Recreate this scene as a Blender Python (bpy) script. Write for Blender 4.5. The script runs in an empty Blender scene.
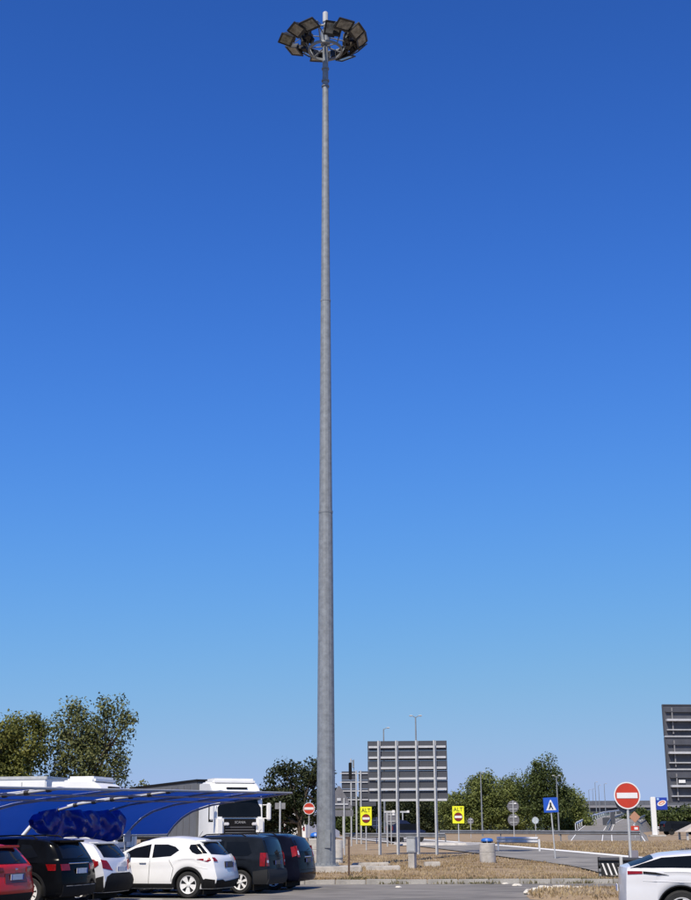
import bpy, bmesh, math, random
import numpy as np
from mathutils import Vector, Matrix

R = math.radians
random.seed(7)
rng = np.random.default_rng(7)
scene = bpy.context.scene
col = scene.collection

# ------------------------------------------------------------------ camera
FPX, PITCH, ROLL, EYE = 1300.0, R(16.3), R(-0.3), 1.7
cam = bpy.data.cameras.new('camera')
cam.sensor_fit = 'VERTICAL'
cam.sensor_height = 24.0
cam.lens = 24.0 * FPX / 900.0
cam.clip_start = 0.1
cam.clip_end = 6000
camo = bpy.data.objects.new('camera', cam)
CM = Matrix.Translation((0, 0, EYE)) @ Matrix.Rotation(R(90) + PITCH, 4, 'X') @ Matrix.Rotation(ROLL, 4, 'Z')
camo.matrix_world = CM
col.objects.link(camo)
scene.camera = camo

# ------------------------------------------------------------------ sky, sun, exposure
SUN_DIR = Vector((-0.19, -0.50, 0.74)).normalized()      # towards the sun
sun_el = math.asin(SUN_DIR.z)
world = bpy.data.worlds.new('World')
scene.world = world
world.use_nodes = True
wn, wl = world.node_tree.nodes, world.node_tree.links
bg = wn['Background']
sky = wn.new('ShaderNodeTexSky')
sky.sky_type = 'NISHITA'
sky.sun_disc = False
sky.sun_elevation = sun_el
sky.sun_rotation = math.atan2(SUN_DIR.x, SUN_DIR.y)
sky.air_density = 1.0
sky.dust_density = 0.0
sky.ozone_density = 3.0
sky.altitude = 200
SKYGRADE = ((0.399, 0.4997, -0.2501), (0.4909, -0.0035, -0.4214), (0.6368, -0.9077, -0.9584))
# the whole sky graded channel by channel: the deep saturated blue of the photograph
sep = wn.new('ShaderNodeSeparateColor')
com = wn.new('ShaderNodeCombineColor')
wl.new(sky.outputs[0], sep.inputs[0])
for ch, (gain, power, curve) in enumerate(SKYGRADE):
    m1 = wn.new('ShaderNodeMath')
    m1.operation = 'MULTIPLY'
    m1.inputs[1].default_value = 0.1
    m6 = wn.new('ShaderNodeMath')           # no grade beyond the brightest sky in view
    m6.operation = 'MINIMUM'
    m6.inputs[1].default_value = 0.8
    m2 = wn.new('ShaderNodeMath')
    m2.operation = 'POWER'
    m2.inputs[1].default_value = power
    m3 = wn.new('ShaderNodeMath')
    m3.operation = 'MULTIPLY'
    m3.inputs[1].default_value = gain / 0.1
    wl.new(sep.outputs[ch], m1.inputs[0])
    m4 = wn.new('ShaderNodeMath')
    m4.operation = 'LOGARITHM'
    m4.inputs[1].default_value = math.e
    m5 = wn.new('ShaderNodeMath')
    m5.operation = 'MULTIPLY_ADD'
    m5.inputs[1].default_value = curve
    m5.inputs[2].default_value = power
    wl.new(m1.outputs[0], m6.inputs[0])
    wl.new(m6.outputs[0], m4.inputs[0])
    wl.new(m4.outputs[0], m5.inputs[0])
    wl.new(m5.outputs[0], m2.inputs[1])
    wl.new(m6.outputs[0], m2.inputs[0])
    wl.new(m2.outputs[0], m3.inputs[0])
    wl.new(m3.outputs[0], com.inputs[ch])
wl.new(com.outputs[0], bg.inputs['Color'])
bg.inputs['Strength'].default_value = 0.08
sl = bpy.data.lights.new('sun', 'SUN')
sl.energy = 4.4
sl.angle = R(0.5)
sl.color = (1.0, 0.90, 0.74)
so = bpy.data.objects.new('sun', sl)
so.rotation_euler = SUN_DIR.to_track_quat('Z', 'Y').to_euler()
so.location = (0, 0, 60)
col.objects.link(so)
vs = scene.view_settings
vs.view_transform = 'Standard'
vs.look = 'None'
vs.exposure = 0.35
vs.gamma = 1.0
vs.use_curve_mapping = False
scene.cycles.max_bounces = 8
scene.cycles.transparent_max_bounces = 12


def at(px, py, Y):
    """point of the place seen at picture point (px, py) at Y metres ahead"""
    d = CM.to_3x3() @ Vector(((px - 345.5) / FPX, (450 - py) / FPX, -1.0))
    t = Y / d.y
    return Vector((d.x * t, Y, EYE + d.z * t))


def smooth(t):
    t = min(1.0, max(0.0, t))
    return t * t * (3 - 2 * t)


def ground(x, y):
    """height of the ground"""
    h = 0.10 + 0.24 * smooth((y - 45.5) / 6.0)
    if y > 52:
        h += 0.9 * (1 - math.exp(-(y - 52) / 80.0))
    k = smooth((x + 5.5 + max(0, y - 52) * 0.10) / 4.5)
    h *= k
    return h


# ------------------------------------------------------------------ materials
MATS = {}


def mat(name, color, rough=0.6, metal=0.0, var=0.0, vscale=6.0, bump=0.0, bscale=40.0, coat=0.0, color2=None, spec=0.5, trans=0.0, detail=4):
    if name in MATS:
        return MATS[name]
    m = bpy.data.materials.new(name)
    m.use_nodes = True
    nt = m.node_tree
    n, l = nt.nodes, nt.links
    b = n['Principled BSDF']
    b.inputs['Base Color'].default_value = (*color, 1)
    b.inputs['Roughness'].default_value = rough
    b.inputs['Metallic'].default_value = metal
    b.inputs['Specular IOR Level'].default_value = spec
    if coat:
        b.inputs['Coat Weight'].default_value = coat
        b.inputs['Coat Roughness'].default_value = 0.04
    tc = n.new('ShaderNodeTexCoord')
    if var or color2:
        nz = n.new('ShaderNodeTexNoise')
        nz.inputs['Scale'].default_value = vscale
        nz.inputs['Detail'].default_value = detail
        nz.inputs['Roughness'].default_value = 0.65
        l.new(tc.outputs['Object'], nz.inputs['Vector'])
        rp = n.new('ShaderNodeValToRGB')
        rp.color_ramp.elements[0].position = 0.32
        rp.color_ramp.elements[1].position = 0.68
        c2 = color2 if color2 else tuple(min(1, c * (1 + var)) for c in color)
        c1 = color if color2 else tuple(c * (1 - var) for c in color)
        rp.color_ramp.elements[0].color = (*c1, 1)
        rp.color_ramp.elements[1].color = (*c2, 1)
        l.new(nz.outputs['Fac'], rp.inputs['Fac'])
        l.new(rp.outputs['Color'], b.inputs['Base Color'])
    if bump:
        nb = n.new('ShaderNodeTexNoise')
        nb.inputs['Scale'].default_value = bscale
        nb.inputs['Detail'].default_value = 5
        l.new(tc.outputs['Object'], nb.inputs['Vector'])
        bp = n.new('ShaderNodeBump')
        bp.inputs['Strength'].default_value = bump
        bp.inputs['Distance'].default_value = 0.02
        l.new(nb.outputs['Fac'], bp.inputs['Height'])
        l.new(bp.outputs['Normal'], b.inputs['Normal'])
    if trans:
        tr = n.new('ShaderNodeBsdfTranslucent')
        tr.inputs['Color'].default_value = (*[min(1, c * 1.2) for c in color], 1)
        mx = n.new('ShaderNodeMixShader')
        mx.inputs['Fac'].default_value = trans
        l.new(b.outputs[0], mx.inputs[1])
        l.new(tr.outputs[0], mx.inputs[2])
        l.new(mx.outputs[0], n['Material Output'].inputs['Surface'])
    MATS[name] = m
    return m


def leaf_mat(name, c1, c2, c3, trans=0.3, nscale=0.5):
    m = bpy.data.materials.new(name)
    m.use_nodes = True
    n, l = m.node_tree.nodes, m.node_tree.links
    b = n['Principled BSDF']
    b.inputs['Roughness'].default_value = 0.65
    b.inputs['Specular IOR Level'].default_value = 0.3
    geo = n.new('ShaderNodeNewGeometry')
    tc = n.new('ShaderNodeTexCoord')
    nz = n.new('ShaderNodeTexNoise')
    nz.inputs['Scale'].default_value = nscale
    nz.inputs['Detail'].default_value = 3
    l.new(tc.outputs['Object'], nz.inputs['Vector'])
    ad = n.new('ShaderNodeMath')
    ad.operation = 'MULTIPLY_ADD'
    ad.inputs[1].default_value = 0.5
    l.new(geo.outputs['Random Per Island'], ad.inputs[0])
    mu = n.new('ShaderNodeMath')
    mu.operation = 'MULTIPLY_ADD'
    mu.inputs[1].default_value = 1.3
    mu.inputs[2].default_value = -0.4
    l.new(nz.outputs['Fac'], mu.inputs[0])
    l.new(mu.outputs[0], ad.inputs[2])
    rp = n.new('ShaderNodeValToRGB')
    e = rp.color_ramp.elements
    e[0].position, e[0].color = 0.1, (*c1, 1)
    e[1].position, e[1].color = 0.95, (*c3, 1)
    k = e.new(0.5)
    k.color = (*c2, 1)
    l.new(ad.outputs[0], rp.inputs['Fac'])
    l.new(rp.outputs['Color'], b.inputs['Base Color'])
    tr = n.new('ShaderNodeBsdfTranslucent')
    l.new(rp.outputs['Color'], tr.inputs['Color'])
    mx = n.new('ShaderNodeMixShader')
    mx.inputs['Fac'].default_value = trans
    l.new(b.outputs[0], mx.inputs[1])
    l.new(tr.outputs[0], mx.inputs[2])
    l.new(mx.outputs[0], n['Material Output'].inputs['Surface'])
    return m


galv = mat('galvanised steel', (0.215, 0.235, 0.255), 0.62, 0.15, 0.22, 5.0, 0.05, 60, detail=7)
galv_light = mat('light galvanised steel', (0.52, 0.53, 0.53), 0.5, 0.25, 0.12, 8)
alu_back = mat('aluminium sign back', (0.056, 0.061, 0.076), 0.7, 0.0, 0.03, 1.0)
dark_grey_back = mat('dark painted sign back', (0.068, 0.072, 0.088), 0.6, 0.0, 0.18, 1.5)
rail_metal = mat('rail profile metal', (0.55, 0.56, 0.58), 0.5, 0.2, 0.1, 5)
lamp_metal = mat('floodlight housing', (0.028, 0.029, 0.032), 0.5, 0.3, 0.3, 5)
lamp_glass = mat('floodlight glass', (0.20, 0.195, 0.165), 0.10, 0.0, 0.6, 4, spec=0.6)
concrete = mat('concrete', (0.42, 0.40, 0.37), 0.9, 0, 0.25, 3, 0.3, 25, detail=8)
kerb_con = mat('kerb concrete', (0.34, 0.325, 0.30), 0.92, 0, 0.3, 2.0, 0.4, 20, detail=8)
asphalt = mat('asphalt', (0.185, 0.174, 0.160), 0.95, 0, 0.20, 0.35, 0.5, 45, detail=10)
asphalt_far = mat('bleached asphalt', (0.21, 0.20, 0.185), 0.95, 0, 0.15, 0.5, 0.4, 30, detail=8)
paint_white = mat('road paint', (0.75, 0.75, 0.73), 0.8, 0, 0.15, 4, detail=8)
soil = mat('dry earth', (0.20, 0.138, 0.08), 1.0, 0, 0, 1.3, 0.9, 14, color2=(0.33, 0.25, 0.155), detail=10)
white_paint = mat('white car paint', (0.78, 0.78, 0.77), 0.3, 0, 0.03, 2, coat=0.6)
cream_white = mat('white truck paint', (0.80, 0.80, 0.79), 0.4, 0, 0.05, 1.5, coat=0.3)
pearl_paint = mat('pearl silver paint', (0.62, 0.635, 0.68), 0.28, 0.15, 0.04, 2, coat=0.8)
silver_paint = mat('light silver paint', (0.66, 0.66, 0.68), 0.3, 0.0, 0.03, 2, coat=0.6)
black_paint = mat('black car paint', (0.004, 0.0045, 0.006), 0.10, 0, 0.2, 3, coat=0.0, spec=0.05)
navy_paint = mat('dark blue black paint', (0.005, 0.006, 0.014), 0.10, 0, 0.2, 3, coat=0.0, spec=0.05)
slate_paint = mat('dark slate paint', (0.012, 0.015, 0.021), 0.12, 0.0, 0.2, 3, coat=0.0, spec=0.05)
red_paint = mat('red car paint', (0.58, 0.014, 0.009), 0.2, 0, 0.1, 2, coat=0.2, spec=0.25)
blue_paint = mat('blue car paint', (0.03, 0.06, 0.20), 0.28, 0, 0.1, 2, coat=0.8)
plastic = mat('black plastic', (0.008, 0.008, 0.009), 0.75, 0, 0.3, 8, spec=0.2)
rubber = mat('tyre rubber', (0.014, 0.014, 0.015), 0.85, 0, 0.3, 10)
underside = mat('underbody', (0.006, 0.006, 0.006), 0.9)
glass = mat('tinted car glass', (0.006, 0.007, 0.009), 0.05, 0, 0.2, 2, spec=0.16)
alloy = mat('alloy wheel', (0.74, 0.74, 0.74), 0.35, 0.0, 0.1, 10)
alloy_dark = mat('dark wheel inset', (0.03, 0.03, 0.032), 0.5)
lamp_red = mat('tail lamp red', (0.20, 0.005, 0.007), 0.2, 0, 0.3, 12, coat=0.25, spec=0.25)
lamp_clear = mat('tail lamp clear', (0.72, 0.70, 0.70), 0.15, 0, 0.1, 20, coat=0.8)
chrome = mat('chrome', (0.7, 0.7, 0.7), 0.15, 1.0)
plate_white = mat('number plate', (0.75, 0.75, 0.74), 0.5, 0, 0.1, 20)
plate_blue = mat('number plate band', (0.02, 0.06, 0.35), 0.5)
fabric_blue = mat('blue shade fabric', (0.010, 0.068, 0.42), 0.75, 0, 0.08, 1.2, 0.2, 90, trans=0.30, spec=0.2)
tarp_blue = mat('blue plastic tarp', (0.012, 0.045, 0.42), 0.2, 0, 0.25, 3, 0.55, 6, trans=0.15, spec=0.4)
canopy_steel = mat('canopy steel', (0.36, 0.37, 0.39), 0.5, 0.1, 0.1, 4)
strap_black = mat('black strap', (0.015, 0.015, 0.02), 0.7)
sign_red = mat('sign red', (0.50, 0.04, 0.016), 0.5, 0, 0.06, 3)
sign_white = mat('sign white', (0.74, 0.74, 0.73), 0.5, 0, 0.04, 6)
sign_black = mat('sign black', (0.015, 0.015, 0.015), 0.5)
sign_yellow = mat('sign fluorescent yellow', (0.78, 0.80, 0.02), 0.55, 0, 0.03, 4)
sign_blue = mat('sign blue', (0.012, 0.085, 0.48), 0.5, 0, 0.05, 4)
sign_back = mat('round sign back', (0.16, 0.16, 0.175), 0.55, 0.2, 0.15, 5)
flag_blue = mat('flag sign blue', (0.012, 0.045, 0.36), 0.5, 0, 0.05, 3)
flag_orange = mat('flag sign orange', (0.66, 0.22, 0.10), 0.5)
rust = mat('rusty post', (0.10, 0.065, 0.05), 0.8, 0.2, 0.4, 12)
bark = mat('bark', (0.075, 0.058, 0.042), 0.95, 0, 0.35, 5, 0.6, 12)
bin_blue = mat('blue bin lid', (0.015, 0.13, 0.50), 0.4, 0, 0.1, 5)
box_grey = mat('cabinet grey', (0.36, 0.38, 0.40), 0.6, 0, 0.1, 5)
curtain_grey = mat('grey trailer curtain', (0.15, 0.155, 0.165), 0.6, 0, 0.12, 0.8)
bridge_con = mat('viaduct concrete', (0.12, 0.128, 0.15), 0.9, 0, 0.2, 0.15, detail=6)
bridge_steel = mat('viaduct girder', (0.055, 0.062, 0.075), 0.8, 0, 0.2, 0.3)
rail_far = mat('weathered guard rail', (0.20, 0.21, 0.225), 0.55, 0.3, 0.2, 2)
rail_bright = mat('new guard rail', (0.62, 0.63, 0.65), 0.5, 0.1, 0.08, 3)
roof_tile = mat('kiosk roof', (0.40, 0.36, 0.31), 0.8, 0, 0.2, 3)

leaf_olive = leaf_mat('olive leaves', (0.055, 0.064, 0.014), (0.14, 0.15, 0.032), (0.25, 0.235, 0.06), 0.25)
leaf_airy = leaf_mat('grey green leaves', (0.06, 0.07, 0.025), (0.13, 0.145, 0.05), (0.22, 0.22, 0.085), 0.25)
leaf_dark = leaf_mat('dark leaves', (0.012, 0.02, 0.007), (0.026, 0.038, 0.012), (0.06, 0.06, 0.02), 0.2)
leaf_green = leaf_mat('green leaves', (0.07, 0.09, 0.024), (0.145, 0.175, 0.045), (0.22, 0.24, 0.075), 0.25, 0.35)
leaf_mid = leaf_mat('mid green leaves', (0.03, 0.045, 0.012), (0.065, 0.09, 0.022), (0.12, 0.145, 0.04), 0.25, 0.35)
grass_dry = leaf_mat('dry grass', (0.20, 0.135, 0.065), (0.38, 0.28, 0.15), (0.56, 0.46, 0.29), 0.2, 0.4)
grass_green = leaf_mat('weeds', (0.07, 0.075, 0.03), (0.15, 0.135, 0.06), (0.30, 0.25, 0.13), 0.2, 1.0)


# worn asphalt: stains, tar patches and pale scuffs with shapes of their own
for am in (asphalt, asphalt_far):
    n_, l_ = am.node_tree.nodes, am.node_tree.links
    bs = n_['Principled BSDF']
    src = bs.inputs['Base Color'].links[0].from_socket
    tc_ = [q for q in n_ if q.type == 'TEX_COORD'][0]
    mp_ = n_.new('ShaderNodeMapping')
    mp_.inputs['Scale'].default_value = (0.5, 1.6, 1)
    l_.new(tc_.outputs['Object'], mp_.inputs['Vector'])
    ns = n_.new('ShaderNodeTexNoise')
    ns.inputs['Scale'].default_value = 0.9
    ns.inputs['Detail'].default_value = 6
    ns.inputs['Distortion'].default_value = 1.2
    l_.new(mp_.outputs[0], ns.inputs['Vector'])
    rp_ = n_.new('ShaderNodeValToRGB')
    rp_.color_ramp.elements[0].position = 0.36
    rp_.color_ramp.elements[0].color = (0.62, 0.62, 0.62, 1)
    rp_.color_ramp.elements[1].position = 0.58
    rp_.color_ramp.elements[1].color = (1.08, 1.07, 1.05, 1)
    l_.new(ns.outputs['Fac'], rp_.inputs['Fac'])
    mxa = n_.new('ShaderNodeMix')
    mxa.data_type = 'RGBA'
    mxa.blend_type = 'MULTIPLY'
    mxa.inputs[0].default_value = 1.0
    l_.new(src, mxa.inputs[6])
    l_.new(rp_.outputs[0], mxa.inputs[7])
    l_.new(mxa.outputs[2], bs.inputs['Base Color'])

# ------------------------------------------------------------------ mesh builder
class MB:
    def __init__(s):
        s.v, s.f = [], []

    def add(s, vs_, fs):
        o = len(s.v)
        s.v += [tuple(p) for p in vs_]
        s.f += [tuple(i + o for i in f) for f in fs]
        return s

    def box(s, c, d, rot=None, taper=1.0):
        c = Vector(c)
        p = []
        for z in (-0.5, 0.5):
            k = taper if z > 0 else 1.0
            for x, y in ((-0.5, -0.5), (0.5, -0.5), (0.5, 0.5), (-0.5, 0.5)):
                q = Vector((x * d[0] * k, y * d[1] * k, z * d[2]))
                if rot is not None:
                    q = rot @ q
                p.append(c + q)
        return s.add(p, [(3, 2, 1, 0), (4, 5, 6, 7), (0, 1, 5, 4), (1, 2, 6, 5), (2, 3, 7, 6), (3, 0, 4, 7)])

    def rbox(s, c, d, b=0.02, rot=None):
        bm = bmesh.new()
        bmesh.ops.create_cube(bm, size=1)
        bmesh.ops.scale(bm, vec=d, verts=bm.verts)
        bmesh.ops.bevel(bm, geom=bm.edges, offset=b, segments=2, affect='EDGES')
        bm.verts.index_update()
        vv = [Vector(c) + ((rot @ q.co) if rot is not None else q.co) for q in bm.verts]
        ff = [[q.index for q in f.verts] for f in bm.faces]
        bm.free()
        return s.add(vv, ff)

    def tube(s, pts, r, n=8, cap=True):
        pts = [Vector(p) for p in pts]
        rs = r if isinstance(r, (list, tuple)) else [r] * len(pts)
        o = len(s.v)
        ref = None
        for i, p in enumerate(pts):
            a = pts[max(0, i - 1)]
            b = pts[min(len(pts) - 1, i + 1)]
            t = (b - a).normalized()
            if ref is None:
                ref = Vector((0, 0, 1)) if abs(t.z) < 0.9 else Vector((0, 1, 0))
                if abs(t.z) >= 0.9:
                    ref = Vector((1, 0, 0))
            u = (ref - t * ref.dot(t)).normalized()
            w = t.cross(u)
            ref = u
            for k in range(n):
                an = 2 * math.pi * k / n
                s.v.append(tuple(p + (u * math.cos(an) + w * math.sin(an)) * rs[i]))
        for i in range(len(pts) - 1):
            for k in range(n):
                a = o + i * n + k
                b = o + i * n + (k + 1) % n
                s.f.append((a, b, b + n, a + n))
        if cap:
            s.f.append(tuple(o + k for k in range(n))[::-1])
            s.f.append(tuple(o + (len(pts) - 1) * n + k for k in range(n)))
        return s

    def lathe(s, prof, n=24, axis='Z', c=(0, 0, 0), caps=True):
        o = len(s.v)
        c = Vector(c)
        for r, h in prof:
            for k in range(n):
                a = 2 * math.pi * k / n
                x, y = r * math.cos(a), r * math.sin(a)
                q = {'Z': (x, y, h), 'Y': (x, h, y), 'X': (h, x, y)}[axis]
                s.v.append(tuple(c + Vector(q)))
        for i in range(len(prof) - 1):
            for k in range(n):
                a = o + i * n + k
                b = o + i * n + (k + 1) % n
                s.f.append((a, b, b + n, a + n))
        if caps:
            s.f.append(tuple(o + k for k in range(n))[::-1])
            s.f.append(tuple(o + (len(prof) - 1) * n + k for k in range(n)))
        return s

    def prism(s, poly, y0, y1, frame=None):
        """polygon in (x, z) extruded along y"""
        n = len(poly)
        vv = [Vector((x, y0, z)) for x, z in poly] + [Vector((x, y1, z)) for x, z in poly]
        if frame is not None:
            vv = [frame @ q for q in vv]
        fs = [tuple(range(n)), tuple(range(2 * n - 1, n - 1, -1))]
        for i in range(n):
            j = (i + 1) % n
            fs.append((i, n + i, n + j, j))
        return s.add(vv, fs)

    def build(s, name, m, parent=None, smooth_angle=None):
        me = bpy.data.meshes.new(name)
        me.from_pydata(s.v, [], s.f)
        me.validate()
        bm = bmesh.new()
        bm.from_mesh(me)
        bmesh.ops.recalc_face_normals(bm, faces=bm.faces)
        bm.to_mesh(me)
        bm.free()
        if smooth_angle:
            me.polygons.foreach_set('use_smooth', [True] * len(me.polygons))
            me.set_sharp_from_angle(angle=R(smooth_angle))
        me.materials.append(m)
        o = bpy.data.objects.new(name, me)
        col.objects.link(o)
        if parent is not None:
            o.parent = parent
        return o


def thing(name, label, cat, loc=(0, 0, 0), rz=0, group=None):
    o = bpy.data.objects.new(name, None)
    o.empty_display_size = 0.3
    col.objects.link(o)
    o.location = loc
    o.rotation_euler = (0, 0, rz)
    tag(o, label, cat, group)
    return o


def tag(o, label, cat, group=None):
    o['label'] = label
    o['category'] = cat
    if group:
        o['group'] = group
    return o


def struct(o, label=None):
    o['kind'] = 'structure'
    if label:
        o['label'] = label
    return o


def stuff(o, label, cat):
    o['kind'] = 'stuff'
    o['label'] = label
    o['category'] = cat
    return o


def copy_tree(o, parent=None):
    c = o.copy()
    col.objects.link(c)
    c.parent = parent
    for ch in list(o.children):
        copy_tree(ch, c)
    return c


def text_mesh(name, body, size, m, parent, loc, rot, depth=0.004, align='CENTER'):
    cu = bpy.data.curves.new(name, 'FONT')
    cu.body = body
    cu.size = size
    cu.align_x = align
    cu.align_y = 'CENTER'
    cu.extrude = depth
    cu.resolution_u = 3
    t = bpy.data.objects.new(name + '_curve', cu)
    col.objects.link(t)
    bpy.context.view_layer.update()
    dg = bpy.context.evaluated_depsgraph_get()
    me = bpy.data.meshes.new_from_object(t.evaluated_get(dg))
    bpy.data.objects.remove(t)
    bpy.data.curves.remove(cu)
    me.materials.clear()
    me.materials.append(m)
    o = bpy.data.objects.new(name, me)
    col.objects.link(o)
    o.parent = parent
    o.location = loc
    o.rotation_euler = rot
    return o


# ------------------------------------------------------------------ ground
def sheet(name, m, xs, ys, hf, k='structure', parent=None):
    mb = MB()
    for y in ys:
        for x in xs:
            mb.v.append((x, y, hf(x, y)))
    nx = len(xs)
    for j in range(len(ys) - 1):
        for i in range(nx - 1):
            a = j * nx + i
            mb.f.append((a, a + 1, a + nx + 1, a + nx))
    o = mb.build(name, m, parent, 60)
    o['kind'] = k
    return o


def kerb_y(x):
    """front edge of the dry island: its kerb line"""
    return 45.0 - 0.055 * (x + 2)


def terr(x, y):
    if y < kerb_y(x) + 0.25 or x < -3.2 - max(0, y - 47) * 0.10:
        return -0.06
    h = ground(x, y)
    if 46 < y < 66:
        h += 0.035 * math.sin(x * 1.7 + y) * math.sin(y * 1.3 - x * 0.4)
    return h


xs = [-1500, -600, -250, -120, -60, -30] + [-20 + 0.6 * i for i in range(76)] + [28, 34, 45, 60, 90, 160, 300, 600, 1500]
ys = [-200, -40, 0, 20, 35, 41, 43, 44] + [44.4 + 0.35 * i for i in range(70)] + [70 + 3 * i for i in range(18)] + [130, 145, 165, 190, 230, 300, 420, 700, 1500, 4000]
sheet('ground', soil, xs, ys, terr)['label'] = 'dry earth and straw ground'

# the parking lot: one sheet in front of the kerb, one to the left under the canopy
lot = MB()
LOT = [(-90, -40), (60, -40), (60, kerb_y(60) + 0.1)] + [(x, kerb_y(x) + 0.1) for x in (30, 10, 0, -2.0)] + [(-3.1, 46.2), (-3.9, 52), (-6.0, 75), (-90, 75)]
lot.add([(x, y, 0.0) for x, y in LOT], [tuple(range(len(LOT)))])
struct(lot.build('parking_lot', asphalt), 'grey asphalt of the parking lot')

# kerb stones along the island, each a piece of the kerb
kerb = struct(thing('kerb', 'row of weathered concrete kerb stones', 'kerb'))
del kerb['category']
km = MB().rbox((0, 0, 0.02), (0.985, 0.22, 0.26), 0.02).build('kerb_stone', kerb_con, kerb)
km.location = (-1.9, kerb_y(-1.9), 0)
first = True
x = -1.9
i = 0
while x < 22:
    o = km if first else km.copy()
    if not first:
        col.objects.link(o)
    first = False
    o.location = (x, kerb_y(x) + random.uniform(-0.012, 0.012), random.uniform(-0.012, 0.01))
    o.rotation_euler = (random.uniform(-0.03, 0.03), random.uniform(-0.012, 0.012), math.atan(-0.055) + random.uniform(-0.012, 0.012))
    x += 1.0
for j in range(1, 14):
    o = km.copy()
    col.objects.link(o)
    o.location = (-2.35 - 0.6 * smooth(j / 4) - j * 0.085, 45.1 + j * 0.98, random.uniform(-0.012, 0.01))
    o.rotation_euler = (0, 0, R(97 if j > 2 else 112))

# road behind the island with its white edge line
A, B = Vector((12.35, 65.0)), Vector((7.6, 108.0))
dirr = (B - A).normalized()
nor = Vector((-dirr.y, dirr.x))           # towards the camera side (left)


def strip(name, m, p, q, w0, w1, lift, n=40):
    mb = MB()
    d = (q - p)
    nn = Vector((-d.y, d.x)).normalized()
    for k in range(n + 1):
        c = p + d * (k / n)
        for w in (w0, (w0 + w1) / 2, w1):
            e = c + nn * w
            mb.v.append((e.x, e.y, ground(e.x, e.y) + lift))
    for k in range(n):
        for j in range(2):
            a = k * 3 + j
            mb.f.append((a, a + 1, a + 4, a + 3))
    return mb.build(name, m, None, 60)


P0, P1 = A - dirr * 40, B + dirr * 45
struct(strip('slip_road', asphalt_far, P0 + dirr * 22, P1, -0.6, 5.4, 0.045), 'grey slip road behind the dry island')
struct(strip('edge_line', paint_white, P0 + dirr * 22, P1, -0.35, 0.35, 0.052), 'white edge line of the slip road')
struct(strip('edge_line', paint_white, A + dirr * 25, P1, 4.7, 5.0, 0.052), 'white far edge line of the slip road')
# white traffic island nose in the distance
mb = MB()
c0 = at(436, 845.5, 92)
poly = [(-2.6, -1.2), (1.8, -1.6), (3.3, 0.2), (1.0, 1.6), (-2.8, 1.4)]
zz = ground(c0.x, c0.y)
mb.add([(c0.x + a, c0.y + b * 2.2, zz + 0.02) for a, b in poly] + [(c0.x + a * .95, c0.y + b * 2.1, zz + 0.17) for a, b in poly],
       [(5, 6, 7, 8, 9)] + [(i, (i + 1) % 5, 5 + (i + 1) % 5, 5 + i) for i in range(5)])
struct(mb.build('traffic_island', concrete), 'pale concrete nose of a traffic island')
# motorway in the distance on the right
RL = [(566, 842.5, 105), (576, 830, 165), (588, 822, 225), (604, 816, 285), (632, 812, 330), (690, 809.5, 345)]
RR = [(650, 842.5, 100), (642, 832, 150), (636, 825, 210), (646, 819, 262), (672, 815, 300), (720, 812, 318)]
mb = MB()
for l_, r_ in zip(RL, RR):
    a, b = at(*l_), at(*r_)
    for q in range(5):
        p = a.lerp(b, q / 4)
        mb.v.append(tuple(p))
    for p in (a + Vector((-2.5, 0, 0)), b + Vector((2.5, 0, 0))):
        mb.v.append((p.x, p.y, -0.5))
for k in range(len(RL) - 1):
    o_ = k * 7
    for q in range(4):
        mb.f.append((o_ + q, o_ + q + 1, o_ + q + 8, o_ + q + 7))
    mb.f.append((o_ + 5, o_, o_ + 7, o_ + 12))
    mb.f.append((o_ + 4, o_ + 6, o_ + 13, o_ + 11))
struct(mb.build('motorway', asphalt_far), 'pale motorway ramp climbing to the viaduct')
for f, w_ in ((.05, .006), (.44, .005), (.56, .005), (.95, .006)):
    mb = MB()
    for l_, r_ in zip(RL, RR):
        a, b = at(*l_), at(*r_)
        for g in (f - w_, f + w_):
            p = a.lerp(b, g)
            mb.v.append((p.x, p.y, p.z + .03))
    for k in range(len(RL) - 1):
        mb.f.append((2 * k, 2 * k + 1, 2 * k + 3, 2 * k + 2))
    struct(mb.build('lane_line', paint_white), 'white lane line on the motorway ramp')
# low hills closing the horizon, distance haze put into their bluish green
mb = MB()
for k in range(121):
    x = -1500 + 25 * k
    h = 7 + 3 * math.sin(x * .006) + 2 * math.sin(x * .017 + 1) + 1.2 * math.sin(x * .05)
    mb.v += [(x, 620, -2), (x, 660, h * .7), (x, 720, h), (x, 900, -2)]
for k in range(120):
    for q in range(3):
        a = k * 4 + q
        mb.f.append((a, a + 4, a + 5, a + 1))
struct(mb.build('hills', mat('far wooded hills', (0.06, 0.085, 0.07), 1.0, 0, 0.3, 0.04), None, 60), 'low wooded hills on the horizon')
# painted line on the lot by the barrier
mb = MB()
a0 = at(553, 884.6, 0.1)


def gpt(px, py, z=0.0):
    d = CM.to_3x3() @ Vector(((px - 345.5) / FPX, (450 - py) / FPX, -1.0))
    t = (z - EYE) / d.z
    return Vector((d.x * t, d.y * t, z))


p, q = gpt(552, 887.5), gpt(625, 888.5)
mb.add([(p.x, p.y - 0.2, 0.004), (q.x, q.y - 0.2, 0.004), (q.x, q.y + 0.35, 0.004), (p.x, p.y + 0.1, 0.004)], [(0, 1, 2, 3)])
struct(mb.build('lot_line', paint_white), 'short white painted line on the lot')
# bay lines under the parked cars
Hd = Vector((-0.961, 0.276, 0)).normalized()
Nd = Vector((0.276, 0.961, 0)).normalized()


def bay_line(c, ln, w=0.12):
    mb = MB()
    h2, n2 = Hd * ln / 2, Nd * w / 2
    mb.add([c - h2 - n2, c + h2 - n2, c + h2 + n2, c - h2 + n2], [(0, 1, 2, 3)])
    o = struct(mb.build('bay_line', paint_white), 'white painted parking bay line')
    o.location.z = 0.004


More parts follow.
